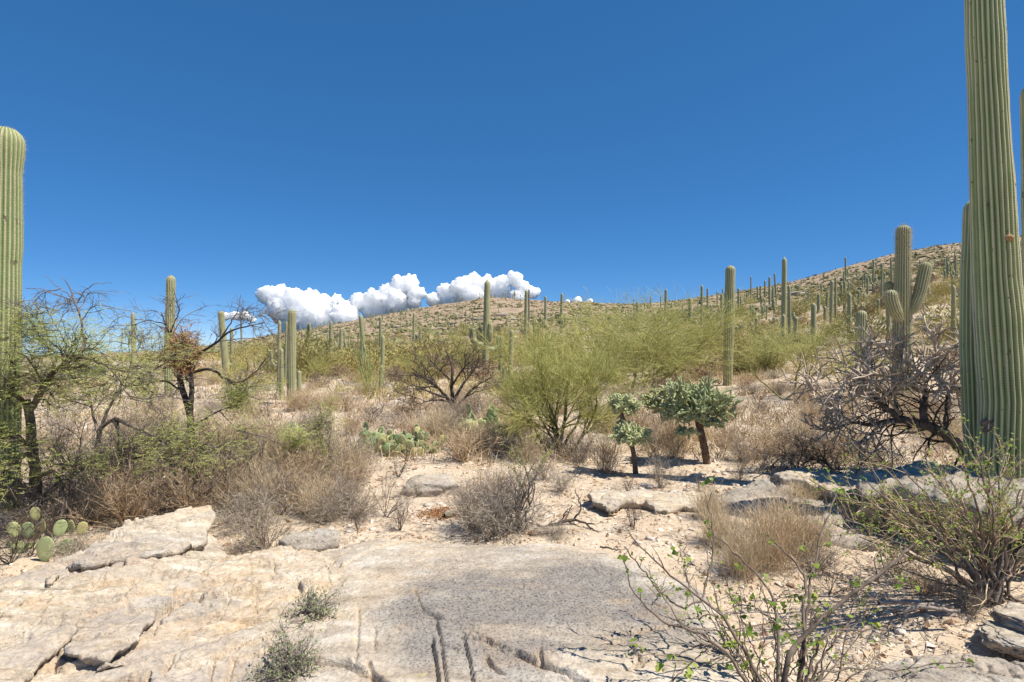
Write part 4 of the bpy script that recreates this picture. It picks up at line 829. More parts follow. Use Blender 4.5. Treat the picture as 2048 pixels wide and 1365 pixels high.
hand = [
 (('brown', 0), 925, 925, 190, 105, 'big rounded brown brittle bush in front of the second prickly pear'),
 (('straw', 1), 960, 900, 150, 70, 'pale straw coloured grass mound under the second prickly pear'),
 (('tangle', 0), 985, 1068, 200, 135, 'wide grey tangled bush right behind the bedrock slab'),
 (('gray', 1), 1005, 1005, 130, 95, 'grey wiry bush standing behind the wide tangled one'),
 (('tangle', 1), 925, 1010, 66, 56, 'small dark ball shaped bush near the orange litter'),
 (('gray', 0), 530, 1100, 200, 120, 'grey bush with sparse yellow leaves beside the long white slab'),
 (('tangle', 2), 655, 1045, 150, 100, 'dense dark grey bush left of the bare sandy gap'),
 (('gray', 2), 610, 1010, 140, 85, 'brownish grey bush behind the yellow leaved one'),
 (('brush', 0), 700, 985, 150, 90, 'tan grassy bush at the edge of the sandy gap'),
 (('bareg', 0), 770, 1035, 95, 110, 'sparse twiggy bush with upright grey stems in the sandy gap'),
 (('bareg', 1), 800, 1062, 70, 75, 'pale spindly bush at the back edge of the bedrock'),
 (('bareg', 2), 715, 1062, 60, 60, 'low spindly bush beside the flat grey rock'),
 (('bare', 0), 795, 955, 60, 55, 'black stemmed little bush under the first prickly pear'),
 (('tangle', 0), 835, 990, 110, 36, 'flattened grey bush leaning against the round boulder'),
 (('gray', 0), 1322, 978, 95, 85, 'fan shaped grey bush on the sand between the chollas'),
 (('brush', 1), 1210, 945, 130, 110, 'tan grassy bush left of the two tiered cholla'),
 (('gray', 1), 1165, 925, 110, 95, 'grey bush under the front palo verde'),
 (('bareg', 0), 1150, 955, 80, 60, 'bare twiggy bush on the sand in front of the palo verde'),
 (('bareg', 1), 1255, 988, 44, 46, 'tiny bare bush at the foot of the two tiered cholla'),
 (('bareg', 2), 1268, 1060, 76, 84, 'small bare bush alone on the sand by the cream ledge'),
 (('brush', 2), 1350, 915, 110, 95, 'tan bush between the two chollas'),
 (('gray', 2), 1310, 905, 100, 80, 'greyish bush behind the two tiered cholla'),
 (('straw', 0), 1540, 1130, 250, 150, 'large straw coloured bush behind the limberbush'),
 (('straw', 2), 1440, 1090, 150, 110, 'straw coloured bush beside the low rounded grey rock'),
 (('gray', 0), 1485, 925, 120, 75, 'grey bush left of the dead black twigged one'), (('brush', 1), 1450, 895, 120, 70, 'tan brush right of the wide green cholla crown'), (('brown', 2), 1540, 905, 130, 80, 'brown bush under the sparse yellow palo verde'),
 (('straw', 2), 1600, 890, 140, 70, 'straw tuft behind the dead black twigged bush'), (('gray', 1), 1640, 925, 130, 80, 'grey wiry bush below the staghorn tangle'), (('brush', 0), 1400, 868, 110, 60, 'tan brush behind the leaning brown trunk'), (('bareg', 1), 1560, 950, 110, 70, 'bare grey bush at the back of the low shelf'),
 (('bareg', 0), 60, 1116, 150, 85, 'bare grey bush over the corner prickly pear'), (('tangle', 1), 150, 1112, 150, 62, 'dark matted brush right of the corner prickly pear'), (('bare', 1), 20, 1130, 170, 120, 'black twigged dead bush at the frame edge'),
 (('bareg', 0), 120, 1050, 210, 190, 'big bare grey bush by the trunk of the leafy mesquite'), (('bareg', 1), 240, 1010, 220, 200, 'big bare grey bush under the grey mesquite'), (('bareg', 2), 320, 1045, 210, 170, 'big bare grey bush above the long white slab'),
 (('bare', 0), 420, 1015, 210, 170, 'big dark bare bush under the black trunked mesquite'), (('bareg', 1), 480, 990, 200, 150, 'big bare grey bush below the drooping mesquite branch'), (('bare', 2), 175, 985, 200, 190, 'big dark bare bush between the leafy and the grey mesquite'), (('bareg', 0), 300, 960, 200, 170, 'big bare grey bush left of the black trunked mesquite'),
 (('bare', 1), 560, 1030, 170, 110, 'dark bare bush behind the yellow leaved one'), (('bareg', 2), 690, 1000, 130, 110, 'bare grey bush on the rim of the sandy gap'),
 (('tangle', 1), 1015, 1070, 210, 135, 'broad grey tangle filling the right half of the clump behind the slab'), (('gray', 0), 945, 1062, 170, 130, 'fine grey bush filling the left half of the clump behind the slab'), (('bareg', 1), 1035, 1062, 190, 165, 'open bare grey bush rising from the clump behind the slab'),
 (('brush', 0), 975, 1000, 150, 85, 'tan brush between the round boulder and the green sapling'), (('gray', 1), 1120, 985, 110, 60, 'low grey bush on the sand right of the green sapling'),
 (('gray', 2), 1230, 1000, 60, 40, 'little grey bush on the sand behind the cream ledge'), (('bareg', 2), 1400, 985, 60, 50, 'little bare bush right of the cream ledge'),
 (('straw', 1), 1480, 1150, 170, 120, 'front straw coloured tuft between the limberbush stems'),
 (('straw', 2), 1610, 1105, 180, 130, 'straw coloured tuft right of the large straw bush'),
 (('straw', 0), 1420, 1040, 120, 90, 'straw coloured tuft in front of the low rounded rock'),
 (('brush', 2), 1560, 1070, 200, 120, 'coarse straw bush behind the large straw one'),
 (('bareg', 0), 1660, 1190, 130, 90, 'dry twiggy bush on the sand behind the thick limberbush stem'),
 (('bareg', 2), 1800, 1150, 120, 80, 'dry twiggy bush below the shaded rock face'),
 (('gray', 1), 1640, 1140, 140, 80, 'pale wiry bush under the long limberbush branch'),
 (('bare', 1), 1690, 965, 270, 135, 'wide dead bush with long black branches below the staghorn cholla'),
 (('bare', 2), 1590, 940, 170, 95, 'dead black twigged bush reaching over the bare sand'),
 (('tangle', 1), 1760, 930, 150, 80, 'matted dead brush beneath the staghorn cholla'),
 (('gray', 2), 1480, 960, 70, 50, 'small grey bush on the sand right of the trunked cholla'),
 (('brown', 1), 250, 1060, 190, 170, 'brown tangle under the middle mesquite'),
 (('tangle', 2), 180, 1050, 180, 140, 'grey matted brush by the prickly pear pads'),
 (('brown', 2), 380, 1040, 190, 165, 'tall brown brush behind the long white slab'),
 (('brush', 0), 470, 1020, 170, 145, 'tan brush between the white slab and the mesquite'),
 (('gray', 0), 330, 1000, 190, 130, 'grey brush below the mesquite with the rusty tangle'),
 (('brush', 1), 590, 960, 140, 85, 'tan grassy bush right of the mesquites'),
 (('brown', 0), 500, 960, 150, 100, 'brown bush below the drooping mesquite branch'),
 (('tangle', 0), 630, 862, 115, 74, 'dense dead grey bush below the tall banded saguaro'),
 (('bareg', 1), 740, 845, 130, 48, 'low bare bush behind the first prickly pear'),
 (('brown', 1), 800, 835, 90, 40, 'low brown bush at the foot of the black bare tree'),
 (('brown', 2), 1850, 1190, 160, 70, 'greyish brown bush above the two fallen sticks'),
 (('gray', 1), 1945, 1230, 120, 90, 'fine grey bush under the small leaved shrub'),
 (('gray', 2), 470, 1112, 90, 40, 'low grey bush filling the gap behind the outcrop'),
 (('brush', 2), 1060, 925, 120, 80, 'tan bush right of the big rounded brown one'),
 (('gray', 0), 1090, 960, 100, 65, 'grey bush behind the green sapling'),
 (('tangle', 1), 1110, 905, 140, 70, 'dark matted brush around the foot of the front palo verde'),
 (('tangle', 2), 1105, 1070, 140, 34, 'low matted twigs along the back edge of the bedrock'),
 (('straw', 0), 1600, 1010, 130, 60, 'orange straw tufts along the shaded rock edge'),
 (('straw', 1), 1720, 1060, 120, 75, 'straw tufts hanging over the shaded rock'),
 (('brown', 0), 60, 1080, 150, 90, 'brown litter bush at the frame edge below the giant saguaro'),
]
for k, (key, px, py, wd, ht, lab) in enumerate(hand):
    put(key, px, py, wd, ht, lab, leaves=leafmesh(500, 'fan', 420, 'yel_leaf', .035, .008) if 'yellow leaves' in lab else None)
# the rest of the brush: copies, told apart by what they stand beside
REFS = [(20, 900, 'the swollen topped saguaro'), (75, 950, 'the leafy mesquite'), (195, 950, 'the grey mesquite'), (382, 900, 'the black trunked mesquite'), (582, 800, 'the tall banded saguaro'), (630, 860, 'the dense dead grey bush'), (720, 755, 'the dark twin saguaros'), (795, 870, 'the first prickly pear'), (905, 820, 'the black bare tree'), (973, 750, 'the four armed saguaro'), (975, 840, 'the second prickly pear'), (925, 900, 'the big rounded brown bush'), (862, 970, 'the round boulder'), (1078, 735, 'the ocotillo with many canes'), (1120, 880, 'the front palo verde'), (1272, 770, 'the tallest palo verde'), (1245, 910, 'the two tiered cholla'), (1412, 910, 'the one trunked cholla'), (1456, 760, 'the lone thick saguaro'), (1568, 690, 'the tall slender saguaro'), (1590, 790, 'the sparse yellow palo verde'), (1627, 680, 'the banded slope saguaro'), (1722, 710, 'the squat barrel saguaro'), (1805, 700, 'the fat armed saguaro'), (1790, 820, 'the staghorn cholla'), (1930, 900, 'the tallest saguaro'), (340, 760, 'the tall pale saguaro'), (445, 720, 'the leaning saguaro'), (660, 720, 'the flat pale rocks'), (765, 760, 'the saguaro by the pale ledges'), (1124, 660, 'the ridge saguaro with low arms'), (1404, 640, 'the slim skyline saguaro'), (1540, 600, 'the skyline saguaro cluster'), (1664, 640, 'the twin slope saguaros'), (1747, 580, 'the ringed slope saguaro'), (1907, 640, 'the green saguaro by the tallest one'), (1300, 1000, 'the cream ledge'), (530, 1060, 'the yellow leaved bush'), (270, 1080, 'the long white slab'), (985, 1030, 'the wide tangled bush'), (1850, 1210, 'the two fallen sticks'), (1530, 1060, 'the straw bush'), (1940, 1240, 'the small leaved shrub'), (700, 1060, 'the flat grey rock'), (1315, 980, 'the fan shaped grey bush')]
REL = {}
def rel(o, what, px, py):
    d = [math.hypot(px - a_, (py - b_) * 1.6) for a_, b_, _ in REFS]; k = int(np.argmin(d)); a_, b_, t_ = REFS[k]
    w_ = ('left of' if px < a_ else 'right of') if abs(px - a_) > abs(py - b_) * 1.2 else ('behind' if py < b_ else 'in front of')
    REL.setdefault((what, w_, t_), []).append((d[k], o))
def rel_done():
    for (what, w_, t_), v in REL.items():
        v.sort(key=lambda x: x[0])
        for i, (_, o) in enumerate(v):
            o['label'] = f"{what} {w_} {t_}" + ('' if len(v) == 1 else ', ' + (['nearest to it', 'second nearest', 'third nearest', 'fourth nearest', 'fifth nearest', 'sixth nearest', 'seventh nearest', 'eighth nearest', 'ninth nearest', 'tenth nearest', 'eleventh nearest', 'twelfth nearest', 'thirteenth nearest', 'fourteenth nearest', 'fifteenth nearest', 'sixteenth nearest'] + ['farther off'] * 90)[i])
for l_ in LATER: rel(*l_)
for l_ in FAR: rel(*l_)
r = rg(61); kinds_ = [('brown', 'brown twiggy bush', 'brown bushes of the flat'), ('gray', 'grey twiggy bush', 'grey bushes of the flat'), ('brush', 'tan grassy bush', 'tan bushes of the flat'), ('straw', 'straw coloured tuft', 'straw tufts of the flat'), ('bareg', 'bare branched bush', 'bare bushes of the flat'), ('tangle', 'matted grey bush', 'matted bushes of the flat')]
open_sand = [(1330, 960, 150, 45), (850, 1010, 90, 55), (1440, 945, 60, 20), (1180, 1020, 200, 40), (820, 960, 60, 25), (870, 930, 40, 40)]
n = 0
while n < 54:                # thick undergrowth round the mesquites
    px = r.uniform(90, 720); py = r.uniform(905, 1085 - max(0, (px - 430)) * .12)
    if px < 440 and py > 1100 - px * .22: continue
    kd, lab_, g = kinds_[r.choice(6, p=[.16, .14, .12, .04, .24, .30])]
    o = put((kd, int(r.integers(3))), px, py, r.uniform(110, 190), r.uniform(80, 135), group=g, rz=r.uniform(0, 6)); rel(o, lab_, px, py); n += 1
n = 0
while n < 200:
    px = r.uniform(-40, 2080); Yd = np.exp(r.uniform(math.log(8.5), math.log(42))); b = on(px, Yd); py = 682.5 + (CZ - b[2]) / Yd * F
    if any(((px - a) / c) ** 2 + ((py - d) / e) ** 2 < 1 for a, d, c, e in open_sand): continue
    if py > 905 and px > 700 and not (px > 1430 and py < 950): continue
    kd, lab_, g = kinds_[r.choice(6, p=[.28, .22, .24, .13, .06, .07])]; q = F / Yd
    wd = r.uniform(.8, 1.7) * q; ht = r.uniform(.4, .8) * q
    o = put((kd, int(r.integers(3))), px, py, wd, ht, group=g, Y=Yd, rz=r.uniform(0, 6)); rel(o, lab_, px, py); n += 1
# uncountable low growth between them: ribbons in clumps
def undergrowth(name, mat, nc, y0, y1, per, hgt, seed, thr, s0=-1.15, s1=1.25):
    nc = int(nc * 1.2)
    r = rg(seed); s_ = r.uniform(s0, s1, nc); y_ = np.exp(r.uniform(math.log(y0), math.log(y1), nc)); x_ = s_ * y_
    px = 1024 + s_ * F; py = 682.5 + (CZ - H(x_, y_)) / y_ * F; ok = fbm(x_ * .3, y_ * .3, o=3, s=seed) > thr
    for a, d, c, e in open_sand: ok &= ((px - a) / c) ** 2 + ((py - d) / e) ** 2 > 1
    ok &= ~((py > 930) & (px > 720) & ~((px > 1430) & (py < 960))); x_, y_ = x_[ok], y_[ok]; n = len(x_); c = np.repeat(np.stack([x_, y_, H(x_, y_)], 1), per, 0); h = np.repeat(r.uniform(.5, 1.2, n) * hgt, per); m = n * per
    P = np.zeros((m, 3, 3)); P[:, 0] = c + np.concatenate([r.normal(0, .12, (m, 2)), np.full((m, 1), -.02)], 1); d = unit(r.normal(0, .5, (m, 3)) * [1, 1, .3] + [0, 0, 1]); l = h * r.uniform(.5, 1, m)
    for k in range(1, 3): d = unit(d + r.normal(0, .5, (m, 3))); P[:, k] = P[:, k - 1] + d * (l / 2)[:, None]
    W = (.0022 + .00036 * P[:, :1, 1]) * np.array([[1.2, .95, .35]])
    v, f = ribbons(P, np.broadcast_to(W, (m, 3)), r); kind(mk(name, v, f, M[mat]), 'stuff')
undergrowth('brown_undergrowth', 'twig_brown', 1150, 7.5, 45, 26, .42, 171, -.05)
undergrowth('grey_undergrowth', 'twig_gray', 900, 7.5, 45, 24, .40, 172, 0.0)
undergrowth('straw_undergrowth', 'straw', 1800, 7.5, 75, 24, .36, 173, -.1)
undergrowth('slope_grass', 'straw', 1500, 22, 95, 22, .45, 174, -.2, .25, 1.0)
undergrowth('flat_weeds', 'slope_green', 800, 17, 75, 26, .6, 176, -.05, -.5, .25)
undergrowth('slope_weeds', 'slope_green', 900, 22, 95, 22, .5, 175, -.1, .2, 1.0)

# ------------------------------------------------------------------ palo verdes
def palo_verde(base, Hm, Wm, seed, label, dark=True, dens=1.0, up=.1, nst=6, group=None, lean=0.):
    r = rg(seed); t = thing('palo_verde', label, 'tree', base, group)
    P, R = stems(r, nst, (.75, 1.), (.15, .8), K=8, wob=.13, r=.03, bend=.02, taper=.35, base=.05)
    P2, R2 = grow(P, R, r, int(5 * dens) + 1, (.3, .65), .6, (.25, .95), up=up, K=7, wob=.12, rmin=.007)
    P3_, R3 = grow(P2, R2, r, 6, (.15, .38), .6, (.2, 1), up=up, K=5, wob=.13, rmin=.004)
    P4, R4 = grow(P3_, R3, r, int(7 * dens) + 1, (.1, .3), .5, (.25, 1), up=.06, K=4, wob=.1, rmin=.003)
    P5, R5 = grow(P4, R4, r, 5, (.06, .17), .5, (.1, 1), up=.05, K=3, wob=.08, rmin=.0022)
    al = np.concatenate([P3_.reshape(-1, 3), P4.reshape(-1, 3)]); hz = np.percentile(al[:, 2], 99); wx = np.percentile(al[:, 0], 98) - np.percentile(al[:, 0], 2)
    S = np.array([Wm / wx, Wm / wx, Hm / hz]); rs = 1.0
    A = lambda p: p * S + np.stack([lean * p[..., 2], 0 * p[..., 2], 0 * p[..., 2]], -1)
    b1 = Bag().add(*tubes(A(P), R * Hm / 2.4 * 1.3, 6)); b1.make('trunk', M['pv_dark' if dark else 'pv_bark'], t)
    b2 = Bag().add(*tubes(A(P2), R2 * Hm / 2.4 * 1.2, 4)).add(*tubes(A(P3_), R3, 3)); b2.make('branches', M['pv_bark'], t)
    P5 = P5[:, ::2]; b3 = Bag().add(*tubes(A(P4), R4 * Hm / 2.2, 3)).add(*ribbons(A(P5), np.broadcast_to(R5[:, ::2] * Hm / 2.2 * 1.15, P5.shape[:2]), r)); o = b3.make('crown', M['pv_twig'], t)
    c = A(P5[:, 1:]).reshape(-1, 3); c = c[r.integers(0, len(c), int(len(c) * .6))]
    v, f = blades(c, r.normal(size=c.shape), r.normal(size=c.shape), r.uniform(.014, .035, len(c)) * Hm / 2.2, r.uniform(.003, .006, len(c)) * Hm / 2.2)
    kind(mk('leaves', v, f, M['pv_leaf'], o, smooth=False), 'stuff')
    return t
def pv(px, py, w_, top, seed, label, **k):
    b = at(px, py); q = b[1] / F; return palo_verde(b, (py - top) * q, w_ * q, seed, label, **k)
pv(1122, 902, 250, 662, 1, 'bushy palo verde with dark stems in front, left of the two tiered cholla', dark=True, dens=1.05, nst=8, up=.04)
pv(1285, 782, 285, 600, 2, 'tallest palo verde with a wide see-through crown behind the chollas', dark=False, dens=1.0, nst=7)
pv(1360, 748, 210, 650, 3, 'low spreading palo verde left of the lone thick saguaro', dark=False, dens=.8, nst=5)
pv(1590, 800, 260, 648, 4, 'sparse yellow palo verde with a pale bent trunk beside the staghorn cholla', dark=False, dens=.75, nst=4)
pv(1098, 772, 180, 650, 5, 'palo verde behind the ocotillo, left of the wide crowned one', dark=False, dens=.7, nst=5)
pvp = palo_verde((0, 0, 0), 2.4, 3.0, 9, 'p', dark=False, dens=.55, nst=5)
pvs = [(905, 735, 150, 650, 'green palo verde behind the black bare tree'), (825, 765, 90, 690, 'small palo verde left of the black bare tree'), (745, 800, 100, 725, 'small yellow green palo verde at the edge of the pale ledges'), (1680, 770, 150, 690, 'yellow green palo verde under the squat saguaro'), (1540, 745, 120, 660, 'palo verde behind the sparse yellow one'), (640, 770, 100, 700, 'small palo verde near the tall banded saguaro'), (1200, 720, 170, 620, 'palo verde crown showing left behind the tallest palo verde'), (1410, 725, 130, 640, 'palo verde at the foot of the orange landslip'), (470, 790, 140, 710, 'palo verde behind the drooping mesquite branch')]
for k, (px, py, w_, top, lab) in enumerate(pvs):
    b = at(px, py); q = b[1] / F; o = pvp if k == 0 else dup(pvp, b, label=lab)
    o.location = b; o.scale = (w_ * q / 3.0, w_ * q / 3.0, (py - top) * q / 2.4); o.rotation_euler = (0, 0, k * 1.9); o['label'] = lab

# ------------------------------------------------------------------ slope brush: low bushes that still stand apart
def clump(seed, n, mat, name='slope_bush', L=.13, tw=40):
    r = rg(seed); c = unit(r.normal(size=(n, 3))) * (r.uniform(.35, 1, n) ** .6)[:, None] * np.array([.5, .5, .42]); c[:, 2] += .42
    c += .12 * np.stack([fbm(c[:, 0] * 5, c[:, 1] * 5, c[:, 2] * 5, o=2, s=seed + i) for i in range(3)], 1)
    c = c[c[:, 2] > .02]; n = len(c)
    d = c - np.array([0, 0, -.1]); d = unit(d) + r.normal(0, .5, (n, 3)); v, f = blades(c, d, r.normal(size=(n, 3)), r.uniform(.5, 1.2, n) * L, r.uniform(.5, 1.2, n) * L * .10)
    bag = Bag().add(v, f)
    P, R = stems(r, tw, (.5, .95), (.1, 1.0), K=4, wob=.15, r=.008); bag.add(*tubes(P, R))
    o = bag.make(name, M[mat], smooth=False); C.objects.unlink(o); return o
CL = [clump(700 + k, 900, 'slope_green') for k in range(4)] + [clump(710 + k, 700, 'slope_brown', L=.16) for k in range(3)]
r = rg(62)
zone = ['green bush on the saguaro slope', 'brown bush on the saguaro slope']
n = 0
while n < 290:
    px = r.uniform(460, 2080) if r.random() < .35 else (r.uniform(1400, 2000) if r.random() < .55 else r.uniform(480, 1060)); Yd = np.exp(r.uniform(math.log(24), math.log(125))); b = on(px, Yd)
    if Yd < 27 and px < 1350 and r.random() < .5: continue
    if fbm(b[0] * .12, b[1] * .12, o=2, s=90) < -.18: continue
    g = r.random() < .74; o = CL[r.integers(0, 4) if g else r.integers(4, 7)].copy(); C.objects.link(o); o.name = 'slope_bush'
    s = r.uniform(.9, 2.4) * (1 if g else .65); o.location = b - [0, 0, .03]; o.scale = (s * r.uniform(1, 1.5), s * r.uniform(1, 1.5), s * r.uniform(.8, 1.1)); o.rotation_euler = (0, 0, r.uniform(0, 6))
    tag(o, 'bush', 'bush', ('green' if g else 'brown') + ' bushes of the slope'); rel(o, ('green' if g else 'brown') + ' rounded bush', px, 682.5 + (CZ - b[2]) / Yd * F); n += 1
# the mass of brush on the far hill, too small and too many to tell apart
def scat(n, s0, s1, y0, y1, seed, sc_, thr):
    r = rg(seed); s_ = r.uniform(s0, s1, n); y_ = np.exp(r.uniform(math.log(y0), math.log(y1), n)); x_ = s_ * y_; ok = fbm(x_ * sc_, y_ * sc_, o=3, s=seed) > thr
    return x_[ok], y_[ok], r
x_, y_, r = scat(19000, -.62, .98, 85, 360, 91, .04, -.36); n = len(x_); s = r.lognormal(math.log(.40), .42, n).clip(.14, 1.1)
Vv = (OC_V[None] * (1 + r.uniform(-.4, .4, (n, 6, 1))) + r.normal(0, .2, (n, 6, 3))) * s[:, None, None] * r.uniform(.7, 1.3, (n, 1, 3)) * np.array([1, 1, .65]) + np.stack([x_, y_, H(x_, y_) + s * .2], 1)[:, None]
kind(mk('hillside_brush', Vv.reshape(-1, 3), (OC_F[None] + np.arange(n)[:, None, None] * 6).reshape(-1, 3), M['far_brush'], smooth=False), 'stuff')
x_, y_, r = scat(3200, -.7, 1., 50, 130, 92, .06, -.25); n = len(x_); s = r.uniform(.4, 1.0, n); m_ = 40
c = unit(r.normal(size=(n, m_, 3))) * (r.uniform(.3, 1, (n, m_, 1))) * np.array([.75, .75, .6]); c[..., 2] = np.abs(c[..., 2])
c = (c * s[:, None, None] + np.stack([x_, y_, H(x_, y_)], 1)[:, None]).reshape(-1, 3); d = r.normal(size=c.shape) + [0, 0, .5]
v, f = tri_blades(c, d, r.normal(size=c.shape), np.repeat(s, m_) * r.uniform(.2, .45, n * m_), np.repeat(s, m_) * r.uniform(.04, .09, n * m_))
kind(mk('slope_brush', v, f, M['slope_green'], smooth=False), 'stuff')
r = rg(64)
n = 3000; s_ = r.uniform(-.62, 1.0, n); y_ = np.exp(r.uniform(math.log(24), math.log(85), n)); x_ = s_ * y_
ok = fbm(x_ * .08, y_ * .08, o=3, s=97) > .0; x_, y_ = x_[ok], y_[ok]; n = len(x_); s = r.uniform(.35, .95, n); m_ = 60
c = unit(r.normal(size=(n, m_, 3))) * (r.uniform(.2, 1, (n, m_, 1))) * np.array([.7, .7, .8]); c[..., 2] = np.abs(c[..., 2])
c = (c * s[:, None, None] + np.stack([x_, y_, H(x_, y_)], 1)[:, None]).reshape(-1, 3); d = r.normal(size=c.shape) * .7 + [0, 0, .8]
v, f = tri_blades(c, d, r.normal(size=c.shape), np.repeat(s, m_) * r.uniform(.2, .5, n * m_), np.repeat(s, m_) * r.uniform(.012, .03, n * m_))
kind(mk('slope_undergrowth', v, f, M['slope_green'], smooth=False), 'stuff')

# dry grass and litter on the flat
n = 13000; s_ = r.uniform(-1.0, 1.0, n); y_ = np.exp(r.uniform(math.log(5.5), math.log(40), n)); x_ = s_ * y_
ok = fbm(x_ * .5, y_ * .5, o=3, s=93) > .02; x_, y_ = x_[ok], y_[ok]; n = len(x_)
P = np.zeros((n, 3, 3)); P[:, 0] = np.stack([x_, y_, H(x_, y_) - .01], 1); d = unit(r.normal(0, .45, (n, 3)) + [0, 0, 1]); l = r.uniform(.06, .28, n)[:, None]
P[:, 1] = P[:, 0] + d * l * .5; P[:, 2] = P[:, 1] + unit(d + r.normal(0, .3, (n, 3))) * l * .5
kind(Bag().add(*tubes(P, (.0012 + .00012 * y_)[:, None] * np.array([[1, .8, .3]]))).make('dry_grass', M['straw']), 'stuff')
n = 9000; s_ = r.uniform(-1.0, 1.0, n); y_ = np.exp(r.uniform(math.log(2.6), math.log(16), n)); x_ = s_ * y_
ok = ((x_ > 1.25) | (y_ > 5)) & (fbm(x_ * .7, y_ * .7, o=3, s=95) > -.15); x_, y_ = x_[ok], y_[ok]; n = len(x_)
az = r.uniform(0, 6.28, n); l = r.uniform(.03, .16, n); P = np.zeros((n, 3, 3))
for k in range(3):
    P[:, k, 0] = x_ + np.cos(az) * l * k / 2; P[:, k, 1] = y_ + np.sin(az) * l * k / 2; P[:, k, 2] = H(P[:, k, 0], P[:, k, 1]) + .006 + (.015 * r.random(n) if k == 1 else 0)
kind(Bag().add(*tubes(P, np.full((n, 3), .0022))).make('twig_litter', M['wood']), 'stuff')

# ------------------------------------------------------------------ mesquites and the bare tree
def traced(lines, Y0, base, K=14, seed=0, wob=.0):      # branch lines in picture points with a depth offset each
    P = []; R = []; r = rg(seed)
    for pts, r0, r1, dy0, dy1 in lines:
        n = len(pts); q = [P3(a, b_, Y0 + dy0 + (dy1 - dy0) * i / (n - 1)) - base for i, (a, b_) in enumerate(pts)]
        p = path(q, K); p[1:-1] += r.normal(0, wob, (K - 2, 3)); P.append(p); R.append(np.linspace(r0, r1, K))
    return np.array(P), np.array(R)
def mesquite(base, lines, Y0, seed, label, leafn, lcentre=None, extra=5, bark='bark_dark', name='mesquite', leafz=None, nl=(5, 5, 4), tw='bark_gray', spread=(.25, .6), zmax=99):
    r = rg(seed); t = thing(name, label, 'tree', base)
    P, R = traced(lines, Y0, base, seed=seed, wob=.005); R = R * .72
    Bag().add(*tubes(P, R, 7)).make('trunk', M[bark], t)
    P2, R2 = grow(P[1:] if len(P) > 4 else P, R[1:] if len(P) > 4 else R, r, nl[0], spread, .8, (.3, 1), up=.08, K=8, wob=.22, rmin=.006, rr=.55)
    cut = lambda p, q: (p[p[..., 2].max(1) < zmax], q[p[..., 2].max(1) < zmax])
    P2, R2 = cut(P2, R2)
    P3_, R3 = grow(P2, R2, r, nl[1] + 1, (.12, .34), .8, (.2, 1), up=.06, K=6, wob=.24, rmin=.0032); P3_, R3 = cut(P3_, R3)
    P4, R4 = grow(P3_, R3, r, nl[2] + 1, (.05, .18), .8, (.2, 1), up=.05, K=4, wob=.22, rmin=.002); P4, R4 = cut(P4, R4)
    Bag().add(*tubes(P2, R2, 4)).add(*tubes(P3_, R3, 3)).add(*ribbons(P4, R4 * 1.2, r)).make('branches', M[tw], t)
    if leafn:
        al = np.concatenate([P4.reshape(-1, 3), P3_.reshape(-1, 3)])
        if leafz: al = al[leafz(al)]
        nf = leafn * 3; c = al[r.integers(0, len(al), nf)] + r.normal(0, .06, (nf, 3))                           # each a feathery frond of narrow leaflets
        ax = unit(r.normal(size=(nf, 3)) * [1, 1, .35]); k = 12
        tpos = np.linspace(.1, 1, k)[None, :, None]; ln = r.uniform(.05, .11, nf)[:, None, None]
        cc = c[:, None] + ax[:, None] * tpos * ln; sd = unit(np.cross(ax, [0, 0, 1.])); sg = np.where(np.arange(k) % 2, 1, -1)[None, :, None]
        dd = sd[:, None] * sg + ax[:, None] * .5 + r.normal(0, .15, (nf, k, 3))
        v, f = tri_blades(cc.reshape(-1, 3), dd.reshape(-1, 3), np.tile([0, 0, 1.], (nf * k, 1)) + r.normal(0, .3, (nf * k, 3)), r.uniform(.018, .034, nf * k), r.uniform(.004, .0065, nf * k))
        kind(mk('leaves', v, f, M['mesq_leaf'], t, smooth=False), 'stuff')
    return t
b = on(70, 5.4)
mesquite(b, [([(72, 1050), (70, 960), (66, 890), (58, 830), (52, 800)], .075, .05, 0, 0), ([(56, 830), (75, 790), (105, 745), (135, 725), (165, 715)], .045, .018, 0, -.2), ([(60, 820), (85, 785), (95, 760), (110, 730)], .04, .012, 0, .4),
    ([(55, 810), (30, 790), (5, 800), (-40, 790)], .035, .012, 0, -.4), ([(66, 900), (40, 880), (0, 885)], .03, .012, 0, -.5), ([(150, 720), (172, 690), (160, 640), (150, 600), (140, 575), (125, 555)], .018, .004, -.2, .1), ([(155, 605), (170, 580), (190, 567), (225, 567)], .009, .002, 0, .1),
    ([(150, 600), (128, 583), (108, 570), (88, 551)], .007, .002, 0, -.1), ([(165, 715), (210, 730), (240, 760), (262, 800)], .014, .005, -.2, -.3), ([(60, 905), (20, 930), (0, 970), (-30, 1000)], .03, .015, 0, -.3), ([(110, 735), (90, 680), (60, 640), (48, 600)], .014, .003, .2, .3), ([(135, 725), (130, 680), (105, 640), (85, 610)], .012, .003, 0, .3), ([(68, 980), (20, 975), (-20, 980)], .03, .02, 0, -.2), ([(68, 960), (110, 940), (130, 990), (120, 1040)], .03, .02, 0, -.3)],
    5.4, 201, 'leafy mesquite with a thick dark trunk beside the swollen topped saguaro', 1700, bark='bark_mid', nl=(8, 6, 4), spread=(.2, .5), zmax=2.28, leafz=lambda a: (a[:, 2] > .55) & (a[:, 2] < 2.05) & (a[:, 0] < 1.1))
b = on(380, 7.6)
